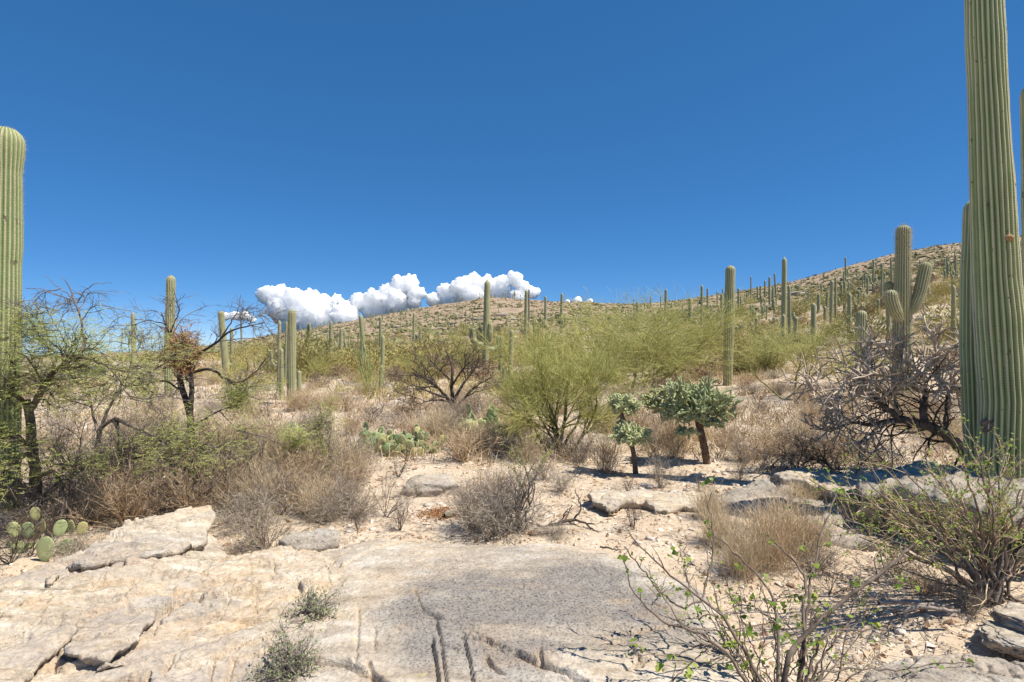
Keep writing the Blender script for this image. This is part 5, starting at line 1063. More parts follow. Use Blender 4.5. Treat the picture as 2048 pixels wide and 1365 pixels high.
mes2 = mesquite(b, [([(385, 948), (384, 880), (378, 820), (362, 775), (358, 740), (352, 705)], .07, .045, 0, 0), ([(380, 830), (384, 780), (378, 730), (372, 700)], .05, .035, 0, -.1), ([(358, 712), (345, 685), (335, 655), (322, 625)], .03, .008, 0, .2), ([(340, 670), (352, 640), (360, 620), (350, 590), (345, 575)], .015, .003, .1, 0), ([(330, 650), (300, 640), (265, 650), (240, 660)], .012, .003, .1, .3),
    ([(385, 720), (410, 700), (440, 680), (460, 660), (490, 655), (530, 645)], .032, .006, 0, -.3), ([(440, 680), (465, 640), (480, 610), (482, 590)], .016, .003, -.1, 0), ([(470, 655), (500, 640), (520, 630)], .008, .002, -.2, -.2), ([(385, 745), (420, 735), (455, 760), (480, 770), (510, 745), (535, 715)], .03, .008, 0, -.4), ([(455, 760), (490, 790), (520, 800)], .014, .005, -.2, -.3), ([(362, 780), (330, 760), (300, 765), (270, 800)], .02, .006, 0, .3), ([(380, 860), (420, 830), (460, 815), (480, 810)], .022, .006, 0, -.3), ([(358, 740), (330, 720), (300, 715), (285, 700)], .02, .004, 0, -.3)],
    7.6, 202, 'black trunked mesquite with a rusty orange tangle in its fork', 480, nl=(5, 6, 4), spread=(.25, .6), zmax=2.42, leafz=lambda a: (a[:, 2] < 1.2) & (a[:, 2] > .2))
r = rg(33); c = P3(366, 704, 7.5) - b; n = 1000
P0 = c + r.normal(0, 1, (n, 3)) * [.08, .08, .13]; d = r.normal(size=(n, 3)); P = np.zeros((n, 5, 3)); P[:, 0] = P0
for k in range(1, 5): d = unit(d + r.normal(0, .6, (n, 3))); P[:, k] = P[:, k - 1] + d * .035
o = Bag().add(*tubes(P, np.full((n, 5), .0034))).make('dodder_tangle', M['orange'])
o.location = b; kind(o, 'thing'); tag(o, 'rusty orange tangle of dead vine caught in the mesquite fork', 'vine')
b = on(200, 6.3)
mesquite(b, [([(195, 1010), (192, 940), (196, 880), (205, 850), (232, 838)], .045, .03, 0, 0), ([(200, 880), (185, 830), (180, 790), (170, 740)], .025, .006, 0, .2), ([(205, 850), (225, 800), (255, 770), (300, 745), (350, 715)], .025, .006, 0, .2), ([(225, 800), (262, 740), (258, 700), (256, 660)], .016, .004, .1, .2), ([(232, 838), (280, 860), (320, 880), (370, 885), (420, 905)], .03, .008, 0, -.3), ([(228, 842), (250, 880), (275, 910), (330, 902), (380, 930), (440, 965)], .028, .006, 0, -.5), ([(195, 940), (240, 930), (300, 905), (350, 925)], .02, .008, 0, -.5), ([(192, 960), (150, 990), (110, 1020), (70, 1060)], .026, .01, 0, -.8), ([(236, 840), (238, 900), (250, 960), (230, 1000)], .018, .006, 0, -.2)],
    6.3, 203, 'grey mesquite with long arching dead branches, standing between the leafy and the black trunked ones', 850, bark='bark_gray', nl=(8, 6, 4), spread=(.2, .5), zmax=1.95, leafz=lambda a: (a[:, 2] > .45))
b = on(560, 7.2)
mesquite(b, [([(470, 862), (520, 870), (560, 890), (600, 915), (622, 925)], .018, .006, .4, 0), ([(500, 866), (480, 900), (470, 940), (470, 985)], .02, .018, .4, .3), ([(560, 890), (590, 885), (630, 880)], .008, .003, .2, .3)],
    7.2, 204, 'drooping leafy mesquite branch arching low over the brown brush', 900, bark='bark_gray', nl=(4, 5, 4), spread=(.15, .4))
b = at(905, 828); Y0 = b[1]
mesquite(b, [([(907, 828), (905, 800), (903, 770), (906, 740), (900, 715), (890, 700)], .09, .02, 0, .3), ([(905, 810), (890, 790), (870, 770), (848, 755), (825, 745)], .07, .015, 0, -.5), ([(904, 805), (880, 800), (850, 803), (838, 812)], .05, .012, 0, -.8), ([(908, 800), (925, 770), (945, 745), (960, 715)], .06, .012, 0, .4), ([(912, 815), (935, 790), (955, 770), (985, 755)], .05, .012, 0, -.5), ([(900, 760), (870, 730), (850, 710)], .04, .01, .1, .3), ([(904, 770), (930, 735), (930, 705)], .04, .01, .1, -.3), ([(890, 795), (860, 785), (830, 770), (805, 775)], .04, .01, -.2, -1.)],
    Y0, 205, 'black bare tree of forked branches behind the two prickly pear clumps', 0, name='bare_tree', nl=(9, 8, 5), spread=(.5, 1.1), tw='bark_dark')

# ------------------------------------------------------------------ ocotillos
def ocotillo(px, py, top, w_, seed, label, n=22):
    b = at(px, py); q = b[1] / F; r = rg(seed); hm = (py - top) * q
    P, R = stems(r, n, (.75 * hm, hm), (.05, .5), K=9, wob=.05, r=.014 * hm / 3 + .012, bend=.03, taper=.5, base=.08)
    t = thing('ocotillo', label, 'plant', b)
    for k in range(n): mk('cane', *tubes(P[k:k + 1], R[k:k + 1], 5), M['ocotillo'], t)
ocotillo(1078, 745, 625, 80, 81, 'ocotillo with many green canes in front of the cloud edge saguaro')
ocotillo(1532, 745, 660, 70, 82, 'dark green ocotillo right of the lone thick saguaro')
ocotillo(735, 770, 665, 60, 83, 'ocotillo behind the dark twin saguaros', 16)
ocotillo(698, 735, 658, 40, 84, 'small ocotillo on the low slope by the armed saguaro', 12)

# ------------------------------------------------------------------ chollas
def cholla(base, trunk, tr, clumps, seed, label, jr=.0138, n1=13):
    r = rg(seed); t = thing('cholla', label, 'cactus', base)
    for tp, r0, r1 in trunk:
        V, Q = tubes(path(tp, 14)[None], np.linspace(r0, r1, 14)[None], 8); mk('trunk', V, Q, M['cholla_trunk'], t)
    for c, (wx, hz) in clumps:
        c = np.array(c); n = n1
        az = r.uniform(0, 6.28, n); el = r.uniform(.1, 1.1, n); d = np.stack([np.cos(az) * np.cos(el), np.sin(az) * np.cos(el), np.sin(el)], 1) * [wx, wx, hz]
        P = np.zeros((n, 5, 3)); P[:, 0] = c
        for k in range(1, 5): P[:, k] = c + d * k / 4 * r.uniform(.55, .85, (n, 1)) + r.normal(0, .012, (n, 3)) - [0, 0, hz * .12]
        P[:, 0] = c - [0, 0, hz * .1]
        R = np.full((n, 5), jr * .9)
        sc_ = (wx + hz) / .8
        P2, R2 = grow(P, R, r, 7, (.10 * sc_, .2 * sc_), .8, (.2, 1), up=.35, K=5, wob=.12, rr=1, taper=.8)
        P3_, R3 = grow(P2, R2, r, 6, (.06 * sc_, .12 * sc_), .8, (.2, 1), up=.3, K=5, wob=.12, rr=1, taper=.75)
        bag = Bag(); npt = []
        for p, q in ((P, R), (P2, R2), (P3_, R3)):
            q = np.full(q.shape, jr) * np.array([.75, 1, 1.05, .95, .3]); p4 = p[:, [0, 1, 3, 4]]; bag.add(*tubes(p4, q[:, [0, 2, 3, 4]], 5)); npt.append((p, q))
        o = bag.make('joints', M['cholla'], t)
        cs, ds = [], []
        for p, q in npt:
            m = len(p); k = 12; i = r.integers(0, m, m * k); tt = r.uniform(0, 3.99, m * k); ii = tt.astype(int); f = (tt - ii)[:, None]
            pc = p[i, ii] * (1 - f) + p[i, ii + 1] * f; T = unit(p[i, ii + 1] - p[i, ii]); d = r.normal(size=pc.shape); d = unit(d - (d * T).sum(1, keepdims=True) * T)
            cs.append(pc + d * jr * .85); ds.append(d + r.normal(0, .4, d.shape))
        v, f = needles(np.concatenate(cs), np.concatenate(ds), r.uniform(.010, .022, sum(len(x) for x in cs)), .0008, r); kind(mk('spines', v, f, M['cholla_spine'], o), 'stuff')
    return t
b = at(1415, 928); Y = b[1]; q = Y / F
g = lambda px, py, dy=0: P3(px, py, Y + dy) - b
cholla(b, [([(0, 0, -.05), g(1410, 900), g(1403, 870), g(1395, 835), g(1390, 810)], .055, .05)], 0, [(g(1392, 818), (75 * q, 70 * q)), (g(1380, 825), (70 * q, 30 * q)), (g(1410, 820, .1), (62 * q, 50 * q)), (g(1386, 838, -.1), (40 * q, 14 * q)), (g(1372, 866, -.05), (30 * q, 9 * q)), (g(1428, 848), (34 * q, 9 * q)), (g(1345, 835), (34 * q, 16 * q))], 301, 'chain fruit cholla with one leaning brown trunk and a wide pale green crown')
b = at(1272, 948); Y = b[1]; q = Y / F
cholla(b, [([(0, 0, -.05), g(1268, 910), g(1262, 885), g(1252, 850), g(1243, 830), g(1240, 812)], .038, .022)], 0, [(g(1242, 820), (42 * q, 46 * q)), (g(1258, 875, -.1), (46 * q, 36 * q)), (g(1270, 880, -.05), (36 * q, 22 * q))], 302, 'two tiered cholla with a lower and an upper green clump on a dark trunk', n1=11)
b = on(1330, 10.4); Y = b[1]; q = Y / F
cholla(b, [([(0, 0, -.05), g(1328, 850), g(1322, 815)], .05, .04), ([g(1335, 860), g(1345, 810), g(1350, 785)], .04, .03)], 0, [(g(1320, 815), (50 * q, 42 * q)), (g(1350, 790), (42 * q, 32 * q))], 303, 'cholla crown behind, between the one trunked and the two tiered chollas', n1=11)
b = at(575, 880); Y = b[1]; q = Y / F
cholla(b, [([(0, 0, -.05), (0, 0, .15)], .03, .03)], 0, [(g(575, 868), (38 * q, 34 * q))], 304, 'low pale green cholla left of the dead grey bush', n1=9)
# grey staghorn cholla by the giant
b = on(1935, 7.3); Y = 7.3; t = thing('staghorn_cholla', 'sprawling grey staghorn cholla with a thick fallen trunk beside the tallest saguaro', 'cactus', b); r = rg(305)
P, R = traced([([(1950, 925), (1925, 898), (1895, 872), (1860, 852), (1820, 842), (1790, 838)], .085, .05, 0, .2), ([(1850, 850), (1845, 815), (1852, 785), (1846, 760)], .05, .03, .1, .2), ([(1800, 838), (1770, 815), (1745, 790)], .045, .025, .2, 0), ([(1893, 872), (1893, 830), (1898, 790), (1905, 760)], .035, .028, .1, .3), ([(1795, 840), (1740, 850), (1700, 845)], .04, .02, .2, .4)], Y, b, seed=4, wob=.006)
mk('trunk', *tubes(P, R, 8), M['bark_mid'], t)
P2, R2 = traced([([(1700, 845), (1660, 862), (1622, 852)], .018, .012, .4, .2), ([(1790, 840), (1735, 878), (1690, 892)], .018, .012, .2, -.2), ([(1682, 802), (1645, 792), (1612, 765)], .018, .012, -.2, .1), ([(1846, 765), (1880, 740), (1915, 728)], .025, .018, .2, .1), ([(1846, 765), (1830, 735), (1800, 715), (1770, 700), (1740, 680)], .025, .016, .2, 0), ([(1745, 795), (1710, 790), (1680, 800)], .022, .015, 0, -.2), ([(1745, 790), (1730, 760), (1700, 735), (1672, 718)], .022, .015, 0, .2), ([(1790, 830), (1790, 780), (1805, 740), (1806, 680)], .022, .016, .2, 0), ([(1905, 765), (1890, 725), (1870, 700), (1862, 665)], .022, .015, .3, .2), ([(1905, 765), (1920, 730), (1930, 690)], .02, .015, .3, .3), ([(1800, 830), (1760, 770), (1700, 765), (1665, 790)], .02, .014, .1, -.3), ([(1850, 790), (1820, 770), (1780, 760), (1745, 745)], .022, .015, 0, -.3), ([(1700, 845), (1670, 820), (1650, 830)], .018, .012, .3, .1), ([(1850, 790), (1890, 775), (1925, 780)], .022, .016, 0, -.2), ([(1760, 800), (1790, 770), (1840, 745), (1880, 755)], .02, .014, 0, -.4), ([(1720, 770), (1745, 735), (1720, 700)], .018, .014, .1, .3), ([(1840, 760), (1862, 720), (1900, 712)], .02, .014, .1, .4)], Y, b, seed=5, wob=.012)
P3_, R3 = grow(P2, R2, r, 15, (.14, .34), .9, (.1, 1), up=.16, K=5, wob=.14, rr=.95, taper=.8)
P4, R4 = grow(P3_, R3, r, 3, (.09, .2), .9, (.2, 1), up=.2, K=5, wob=.14, rr=.95, taper=.75)
bag = Bag()
for p, q_ in ((P2, np.maximum(R2 * .8, .012)), (P3_, np.clip(R3, .008, .0105)), (P4, np.clip(R4, .006, .008))): bag.add(*tubes(p, q_, 6))
o = bag.make('branches', M['stag'], t)
cs, ds = [], []
for p in (P3_, P4):
    m = len(p); k = 14; i = r.integers(0, m, m * k); tt = r.uniform(0, 3.99, m * k); ii = tt.astype(int); f = (tt - ii)[:, None]
    pc = p[i, ii] * (1 - f) + p[i, ii + 1] * f; T = unit(p[i, ii + 1] - p[i, ii]); d = r.normal(size=pc.shape); d = unit(d - (d * T).sum(1, keepdims=True) * T); cs.append(pc + d * .012); ds.append(d)
v, f = needles(np.concatenate(cs), np.concatenate(ds), r.uniform(.006, .014, sum(len(x) for x in cs)), .0008, r); kind(mk('spines', v, f, M['spine'], o), 'stuff')
Pd, Rd = grow(P, R * .4, r, 16, (.3, .8), 1.0, (.1, 1), up=-.15, K=7, wob=.22, rmin=.006); Pe, Re = grow(Pd, Rd, r, 5, (.1, .3), .9, (.2, 1), K=4, wob=.2, rmin=.003)
Bag().add(*tubes(Pd, Rd, 4)).add(*tubes(Pe, Re, 3)).make('dead_twigs', M['bark_dark'], t)

# ------------------------------------------------------------------ prickly pears: every pad a part
th = np.linspace(0, 2 * np.pi, 19)[:-1]
def padmesh():
    V = []; rings = [(.0, 1.0), (.5, .93), (.8, .7), (1.0, 0.)]; nn = len(th)
    rx = .5 * (1 + .12 * np.sin(th)); out = np.stack([np.cos(th) * rx * .86, 0 * th, .5 + np.sin(th) * .5], 1); c = np.array([0, 0, .52])
    L = [(1.0, 0.0), (.93, .055), (.6, .085)]
    for side in (1, -1):
        for k, (s, d) in enumerate(L):
            if side == -1 and k == 0: continue
            V.append(c + (out - c) * s + [0, side * d, 0])
    V = V + [np.array([c + [0, .09, 0], c - [0, .09, 0]])]
    V = np.concatenate(V); R0, R1, R2_, R3_, R4_ = [k * nn for k in range(5)]; Q = []; T = []
    for i in range(nn):
        j = (i + 1) % nn; Q += [(R0 + i, R0 + j, R1 + j, R1 + i), (R1 + i, R1 + j, R2_ + j, R2_ + i), (R0 + j, R0 + i, R3_ + i, R3_ + j), (R3_ + j, R3_ + i, R4_ + i, R4_ + j)]
        T += [(R2_ + i, R2_ + j, 5 * nn), (R4_ + j, R4_ + i, 5 * nn + 1)]
    rp = rg(12); T = [tuple(t_) for t_ in T]; base = len(V); n_ = 44; aa = rp.uniform(0, 6.28, n_); rr_ = np.sqrt(rp.uniform(0, .9, n_)); add = []
    for i in range(n_):
        sd_ = 1 if i % 2 else -1; p0 = np.array([math.cos(aa[i]) * rr_[i] * .42, sd_ * .08 * (1.05 - rr_[i] ** 3), .52 + math.sin(aa[i]) * rr_[i] * .48]); dr = unit(np.array([rp.normal(0, .5), sd_, rp.normal(0, .5)])); pr = unit(np.cross(dr, rp.normal(size=3)))
        add += [p0 - pr * .009, p0 + pr * .009, p0 + dr * .13]; T.append((base + 3 * i, base + 3 * i + 1, base + 3 * i + 2))
    return np.concatenate([V, np.array(add)]), [np.array(Q), np.array(T)]
_pv, _pf = padmesh(); _po = mk('pad', _pv, _pf, M['pad']); C.objects.unlink(_po)
def pear(base, wx, wy, hz, n, size, seed, label):
    r = random.Random(seed); t = thing('prickly_pear', label, 'cactus', base); made = []
    while len(made) < n:
        if len(made) < n * .42 or r.random() < .15:
            x, y, z = r.uniform(-wx, wx), r.uniform(-wy, wy), -.03; lv = 0
            if (x / wx) ** 2 + (y / wy) ** 2 > 1: continue
            tl = r.gauss(0, .25)
        else:
            px_, py_, pz, s0, tl0, yaw0, lv = r.choice(made)
            a = tl0 + r.gauss(0, .3); x = px_ + math.sin(tl0) * s0 * .9 * math.cos(yaw0) + r.gauss(0, .03); y = py_ + math.sin(tl0) * s0 * .9 * math.sin(yaw0) + r.gauss(0, .03); z = pz + s0 * math.cos(tl0) * .9; lv += 1
            if z > hz * math.sqrt(max(0.05, 1 - (x / wx / 1.2) ** 2)) - size * .5: continue
            tl = tl0 * .6 + r.gauss(0, .35)
        s = size * r.uniform(.75, 1.15); yaw = r.uniform(-1.1, 1.1); made.append((x, y, z, s, tl, yaw, lv))
        o = _po.copy(); o.name = 'pad'; C.objects.link(o); o.parent = t; o.location = (x, y, z); o.scale = (s * .95, s * .6, s * 1.1); o.rotation_euler = (r.gauss(0, .18), tl, yaw)
    return t
b = at(795, 905); q = b[1] / F
pear(b, 80 * q, 46 * q, 88 * q, 230, 17 * q, 1, 'first prickly pear clump, broad and bright green, left of the big brown bush')
b = at(975, 868); q = b[1] / F
pear(b, 66 * q, 38 * q, 72 * q, 150, 16.5 * q, 2, 'second prickly pear clump, half hidden above the big brown bush')
b = on(80, 4.7); q = 4.7 / F
t = thing('prickly_pear', 'prickly pear with one big yellow green pad under the mesquite twigs by the outcrop', 'cactus', b)
for k, (px, py, s, tl, yaw, dy) in enumerate([(88, 1124, 66, .1, .1, -.1), (45, 1122, 56, -.25, .4, .05), (122, 1118, 54, .3, .6, .05), (150, 1112, 52, .2, -.6, .2), (20, 1116, 52, -.2, -.5, .2), (66, 1120, 50, -.1, .9, .15), (104, 1116, 48, .1, -.9, .2), (58, 1078, 46, -.1, .3, .1), (84, 1068, 40, .1, -.4, 0), (116, 1074, 46, .2, .7, .1), (140, 1070, 42, .15, -.3, .2), (34, 1074, 44, -.3, .5, .15), (72, 1042, 38, -.1, .2, .12), (160, 1072, 40, .25, .3, .25)]):
    o = _po.copy(); C.objects.link(o); o.name = 'pad'; o.parent = t; o.location = P3(px, py, 4.7 + dy) - b; sc_ = s * q * .72; o.scale = (sc_ * .82, sc_ * .35, sc_ * 1.05); o.rotation_euler = (0, tl, yaw)

# ------------------------------------------------------------------ limberbush in front: traced stems, every leaf a part
b = np.array([(1575 - 1024) / F * 2.62, 2.62, .06]); Y = 2.62
t = thing('limberbush', 'leggy limberbush with reddish stems and heart shaped green leaves beside the bedrock', 'shrub', b)
q = 2.62 / F
LB = [([(1562, 1420), (1575, 1312), (1610, 1270), (1660, 1225), (1720, 1175), (1770, 1140), (1810, 1105), (1828, 1090)], 7, 3, 0, .35), ([(1590, 1420), (1610, 1290), (1608, 1230), (1613, 1170), (1605, 1140), (1585, 1120), (1563, 1098), (1545, 1082)], 5.5, 2, .05, .5),
  ([(1558, 1420), (1556, 1300), (1556, 1250), (1546, 1200), (1530, 1170), (1512, 1148), (1480, 1115), (1455, 1095), (1425, 1065)], 4.5, 1.6, 0, .55), ([(1598, 1330), (1612, 1240), (1620, 1180), (1616, 1160), (1634, 1120), (1640, 1070), (1660, 1020), (1674, 982)], 3.6, 2, .1, .6),
  ([(1548, 1420), (1500, 1320), (1465, 1265), (1440, 1225), (1400, 1195), (1352, 1160), (1330, 1140), (1300, 1112), (1275, 1088), (1258, 1066)], 5, 1.6, 0, .35), ([(1402, 1204), (1370, 1217), (1345, 1206), (1310, 1175), (1290, 1145), (1268, 1118), (1248, 1094)], 2.6, 1.4, .2, .1),
  ([(1402, 1204), (1410, 1180), (1420, 1130), (1428, 1085), (1424, 1045), (1416, 1010), (1424, 985)], 2.6, 1.3, .2, .5), ([(1530, 1420), (1450, 1300), (1400, 1265), (1370, 1256), (1330, 1250), (1300, 1225), (1275, 1195), (1260, 1175), (1252, 1130), (1249, 1106)], 4.5, 1.4, -.05, .1),
  ([(1378, 1258), (1455, 1262), (1520, 1250), (1580, 1236), (1612, 1220)], 1.8, 1.2, 0, .3), ([(1440, 1296), (1400, 1288), (1355, 1311), (1320, 1312), (1280, 1300)], 1.9, 1.2, 0, -.05), ([(1590, 1420), (1622, 1330), (1640, 1276), (1670, 1262), (1720, 1260), (1778, 1260)], 3.6, 1.5, .0, .15),
  ([(1600, 1420), (1640, 1346), (1700, 1338), (1800, 1338), (1870, 1328), (1950, 1325)], 2.4, 1.2, 0, .25), ([(1600, 1420), (1640, 1320), (1680, 1270), (1713, 1226), (1720, 1205), (1712, 1188)], 3, 1.5, .05, .3), ([(1420, 1290), (1380, 1330), (1360, 1350), (1330, 1372)], 1.8, 1.2, 0, -.1), ([(1465, 1265), (1420, 1230), (1395, 1238), (1360, 1240)], 1.7, 1.1, .1, .1), ([(1720, 1178), (1750, 1200), (1778, 1160), (1800, 1150)], 1.6, 1., .2, .3), ([(1546, 1200), (1575, 1195), (1600, 1192)], 1.6, 1., .2, .3), ([(1405, 1150), (1370, 1110), (1355, 1090)], 1.4, .9, .3, .3), ([(1556, 1250), (1520, 1220), (1470, 1205), (1450, 1180)], 2, 1, .1, .3), ([(1500, 1320), (1470, 1310), (1420, 1322)], 1.8, 1, 0, 0), ([(1300, 1225), (1318, 1180), (1306, 1160)], 1.2, .8, .1, .1), ([(1372, 1217), (1378, 1170), (1366, 1130), (1360, 1100)], 1.4, .8, .2, .3)]
_r = rg(67)
for k in range(26):
    x0 = _r.uniform(1450, 1690); x1 = x0 + (x0 - 1575) * _r.uniform(.6, 1.6) + _r.normal(0, 40); y1 = _r.uniform(1130, 1300)
    LB.append(([(1575 + (x0 - 1575) * .6, 1420), (x0 + _r.normal(0, 12), 1365), (x0 * .5 + x1 * .5 + _r.normal(0, 14), (1365 + y1) / 2), (x1, y1)], 2.2, .9, _r.uniform(-.1, .2), _r.uniform(0, .5)))
P, R = traced([(a, r0 * q * .85, r1 * q * .85, d0, d1) for a, r0, r1, d0, d1 in LB], Y, b, K=26, seed=6, wob=.0035)
for k in range(len(P)): mk('branch', *tubes(P[k:k + 1], R[k:k + 1], 7), M['bark_red'], t)
r = rg(66); Pt, Rt = grow(P, R, r, 6, (.03, .14), .7, (.3, 1), up=.1, K=5, wob=.18, rr=.6, rmin=.0018)
Bag().add(*tubes(Pt, Rt, 5)).make('twigs', M['bark_red'], t)
a = np.linspace(0, 1, 8); half = np.array([(0, 0), (.34, -.10), (.52, .10), (.5, .34), (.36, .6), (.17, .84), (0, 1.0)])
lv = [(0, 0, 0)] + [(x, y, .16 * x) for x, y in half[1:-1]] + [(0, 1.0, -.08)] + [(-x, y, .16 * x) for x, y in half[1:-1]]; lv = np.array(lv, float); lv[:, 2] -= .12 * lv[:, 1] ** 2
mid_ = np.array([(0, .35, -.02), (0, .7, -.07)]); LV = np.concatenate([lv, mid_]); n5 = 5
LF3 = np.array([(0, 1, 12), (1, 2, 12), (2, 3, 12), (3, 13, 12), (3, 4, 13), (4, 5, 13), (5, 6, 13), (0, 12, 7), (7, 12, 8), (8, 12, 9), (9, 12, 13), (9, 13, 10), (10, 13, 11), (11, 13, 6)])
_leaf = mk('leaf', LV, LF3, M['lime_leaf']); C.objects.unlink(_leaf)
ends = np.concatenate([Pt[:, -1], Pt[:, 3], P[:, -1], P[:, -2], P[:, -5]]); rr2 = random.Random(9)
cl = [tuple(e) for e in Pt[:, -1]] + [tuple(e) for e in P[:, -1]] * 2; rr2.shuffle(cl); nleaf = 0
for e in cl:
    for k in range(rr2.choice([1, 2, 3, 4])):
        if nleaf >= 290: break
        o = _leaf.copy(); o.name = 'leaf'; C.objects.link(o); o.parent = t; s = rr2.uniform(.014, .032)
        o.location = (e[0] + rr2.gauss(0, .012), e[1] + rr2.gauss(0, .012), e[2] + rr2.gauss(0, .012)); o.scale = (s,) * 3; o.rotation_euler = (rr2.gauss(-.2, .6), rr2.gauss(0, .5), rr2.uniform(0, 6.28)); nleaf += 1

r = rg(68); al = np.concatenate([Pt[:, 2:].reshape(-1, 3), P[:, 10:].reshape(-1, 3)]); m = 420; k0 = r.integers(0, len(al), 140); c = np.repeat(al[k0], 3, 0) + r.normal(0, .012, (m, 3))
v, f = blades(c, r.normal(size=(m, 3)) + [0, 0, .2], np.tile([0, 0, 1.], (m, 1)) + r.normal(0, .6, (m, 3)), r.uniform(.014, .026, m), r.uniform(.005, .010, m)); kind(mk('leaves', v, f, M['lime_leaf'], t, smooth=False), 'stuff')

# ------------------------------------------------------------------ small leaved shrub at the foot of the giant
b = on(1995, 3.95); Y = 3.95; q = Y / F; r = rg(71)
t = thing('leafy_shrub', 'many stemmed shrub with tiny yellow green leaves in front of the tallest saguaro', 'shrub', b)
tips = [(1700, 985), (1730, 960), (1770, 940), (1800, 930), (1850, 905), (1880, 935), (1920, 905), (1950, 890), (1985, 915), (2020, 890), (2050, 910), (2080, 930), (2110, 980), (1690, 1040), (1720, 1075), (1780, 1010), (1820, 985), (1900, 960), (1960, 950), (2040, 980), (1755, 1120), (2000, 1000), (2090, 1040), (1860, 1020), (1840, 1080), (1640, 1010), (1620, 960), (1740, 1010), (1670, 1050), (1810, 1040), (1930, 1020), (1960, 1090), (2050, 1100)]
LN = [([(1990 + r.normal(0, 24), 1205), (1990 + (a_ - 1990) * .3 + r.normal(0, 12), 1205 + (c_ - 1205) * .42), (1990 + (a_ - 1990) * .66 + r.normal(0, 14), 1205 + (c_ - 1205) * .75), (a_, c_)], 3.3 * q, 1.0 * q, r.uniform(-.08, .08), r.uniform(-.5, .5)) for a_, c_ in tips]
P, R = traced(LN, Y, b, K=14, seed=8, wob=.009)
for k in range(len(P)): mk('stem', *tubes(P[k:k + 1], R[k:k + 1], 6), M['bark_gray' if k % 2 else 'bark_red'], t)
P2, R2 = grow(P, R, r, 8, (.1, .4), .6, (.35, 1), up=.02, K=6, wob=.15, rr=.6, rmin=.0022); P3_, R3 = grow(P2, R2, r, 4, (.05, .16), .7, (.2, 1), K=4, wob=.18, rmin=.0014)
Bag().add(*tubes(P2, R2, 4)).add(*tubes(P3_, R3, 3)).make('twigs', M['twig_brown'], t)
al = np.concatenate([P3_.reshape(-1, 3), P2[:, 3:].reshape(-1, 3)]); al = al[al[:, 2] > .25]; c = al[r.integers(0, len(al), 3200)] + r.normal(0, .008, (3200, 3))
v, f = blades(c, r.normal(size=c.shape) + [0, 0, .3], np.tile([0, 0, 1.], (3200, 1)) + r.normal(0, .5, c.shape), r.uniform(.014, .028, 3200), r.uniform(.005, .010, 3200)); kind(mk('leaves', v, f, M['lime_leaf'], t, smooth=False), 'stuff')

# ------------------------------------------------------------------ plants in the rock and small wood
def crack_plant(px, py, z, wpx, hpx, seed, label, n=26):
    X, Yd = gz(px, py, z); q = Yd / F; r = rg(seed); b = np.array([X, Yd, z - .04]); t = thing('crack_plant', label, 'plant', b)
    P, R = stems(r, n, (.4, 1), (.3, 1.35), K=6, wob=.2, r=.006, base=.08); S = np.array([wpx * q * .55, wpx * q * .6, hpx * q * .8]); P = P * S
    P2, R2 = grow(P, R, r, 7, (.05, .13), .7, (.2, 1), up=.1, K=4, wob=.2, rmin=.0018); P3_, R3 = grow(P2, R2, r, 3, (.02, .06), .7, K=3, wob=.2, rmin=.0014)
    Bag().add(*tubes(P, R, 4)).add(*tubes(P2, R2)).add(*tubes(P3_, R3)).make('stems', M['wood'], t)
    al = np.concatenate([P3_.reshape(-1, 3), P2[:, 2:].reshape(-1, 3)]); m = 900; c = al[r.integers(0, len(al), m)]
    v, f = blades(c, r.normal(size=c.shape) + [0, 0, .4], r.normal(size=c.shape), r.uniform(.010, .022, m), r.uniform(.003, .006, m)); kind(mk('leaves', v, f, M['gray_leaf'], t, smooth=False), 'stuff')
crack_plant(622, 1240, .16, 95, 95, 91, 'upper grey green plant growing out of the crack beside the bedrock dome')
crack_plant(580, 1345, .15, 125, 105, 92, 'lower and larger grey green plant growing out of the same crack', 32)
b = at(1062, 1070); Y = b[1]; t = thing('sapling', 'spindly green sapling standing behind the wide tangled bush', 'shrub', b); q = Y / F
P, R = traced([([(1050, 1060), (1056, 1010), (1058, 970), (1050, 930), (1040, 905)], 2.4 * q, 1 * q, 0, .1), ([(1056, 1000), (1040, 965), (1028, 935)], 1.6 * q, .8 * q, 0, -.1), ([(1058, 975), (1075, 945), (1090, 915)], 1.5 * q, .7 * q, 0, .2)], Y, b, seed=3, wob=.006)
mk('trunk', *tubes(P, R, 5), M['bark_gray'], t); r = rg(93); P2, R2 = grow(P, R, r, 9, (.08, .22), .6, (.3, 1), up=.2, K=4, wob=.12, rmin=.0018); mk('branches', *tubes(P2, R2, 3), M['pv_bark'], t)
al = P2.reshape(-1, 3); c = al[r.integers(0, len(al), 700)]; v, f = blades(c, r.normal(size=c.shape), r.normal(size=c.shape), r.uniform(.012, .026, 700), r.uniform(.002, .004, 700)); kind(mk('leaves', v, f, M['mesq_leaf'], t, smooth=False), 'stuff')
b = at(1110, 1062); Y = b[1] + .1; q = Y / F; t = thing('fallen_branch', 'dark fallen branch with upturned twigs behind the bedrock slab', 'branch', b)
P, R = traced([([(1055, 1066), (1085, 1056), (1120, 1046), (1150, 1040)], 4 * q, 3 * q, 0, .1), ([(1150, 1040), (1163, 1020), (1160, 1000), (1150, 982)], 2.2 * q, .8 * q, .1, .1), ([(1150, 1040), (1175, 1050), (1195, 1065), (1212, 1080)], 2.4 * q, 1 * q, .1, -.2), ([(1120, 1047), (1130, 1025), (1145, 1012)], 1.8 * q, .8 * q, .1, .2), ([(1090, 1055), (1060, 1045), (1030, 1050)], 2 * q, .8 * q, 0, .1)], Y, b, seed=3, wob=.006)
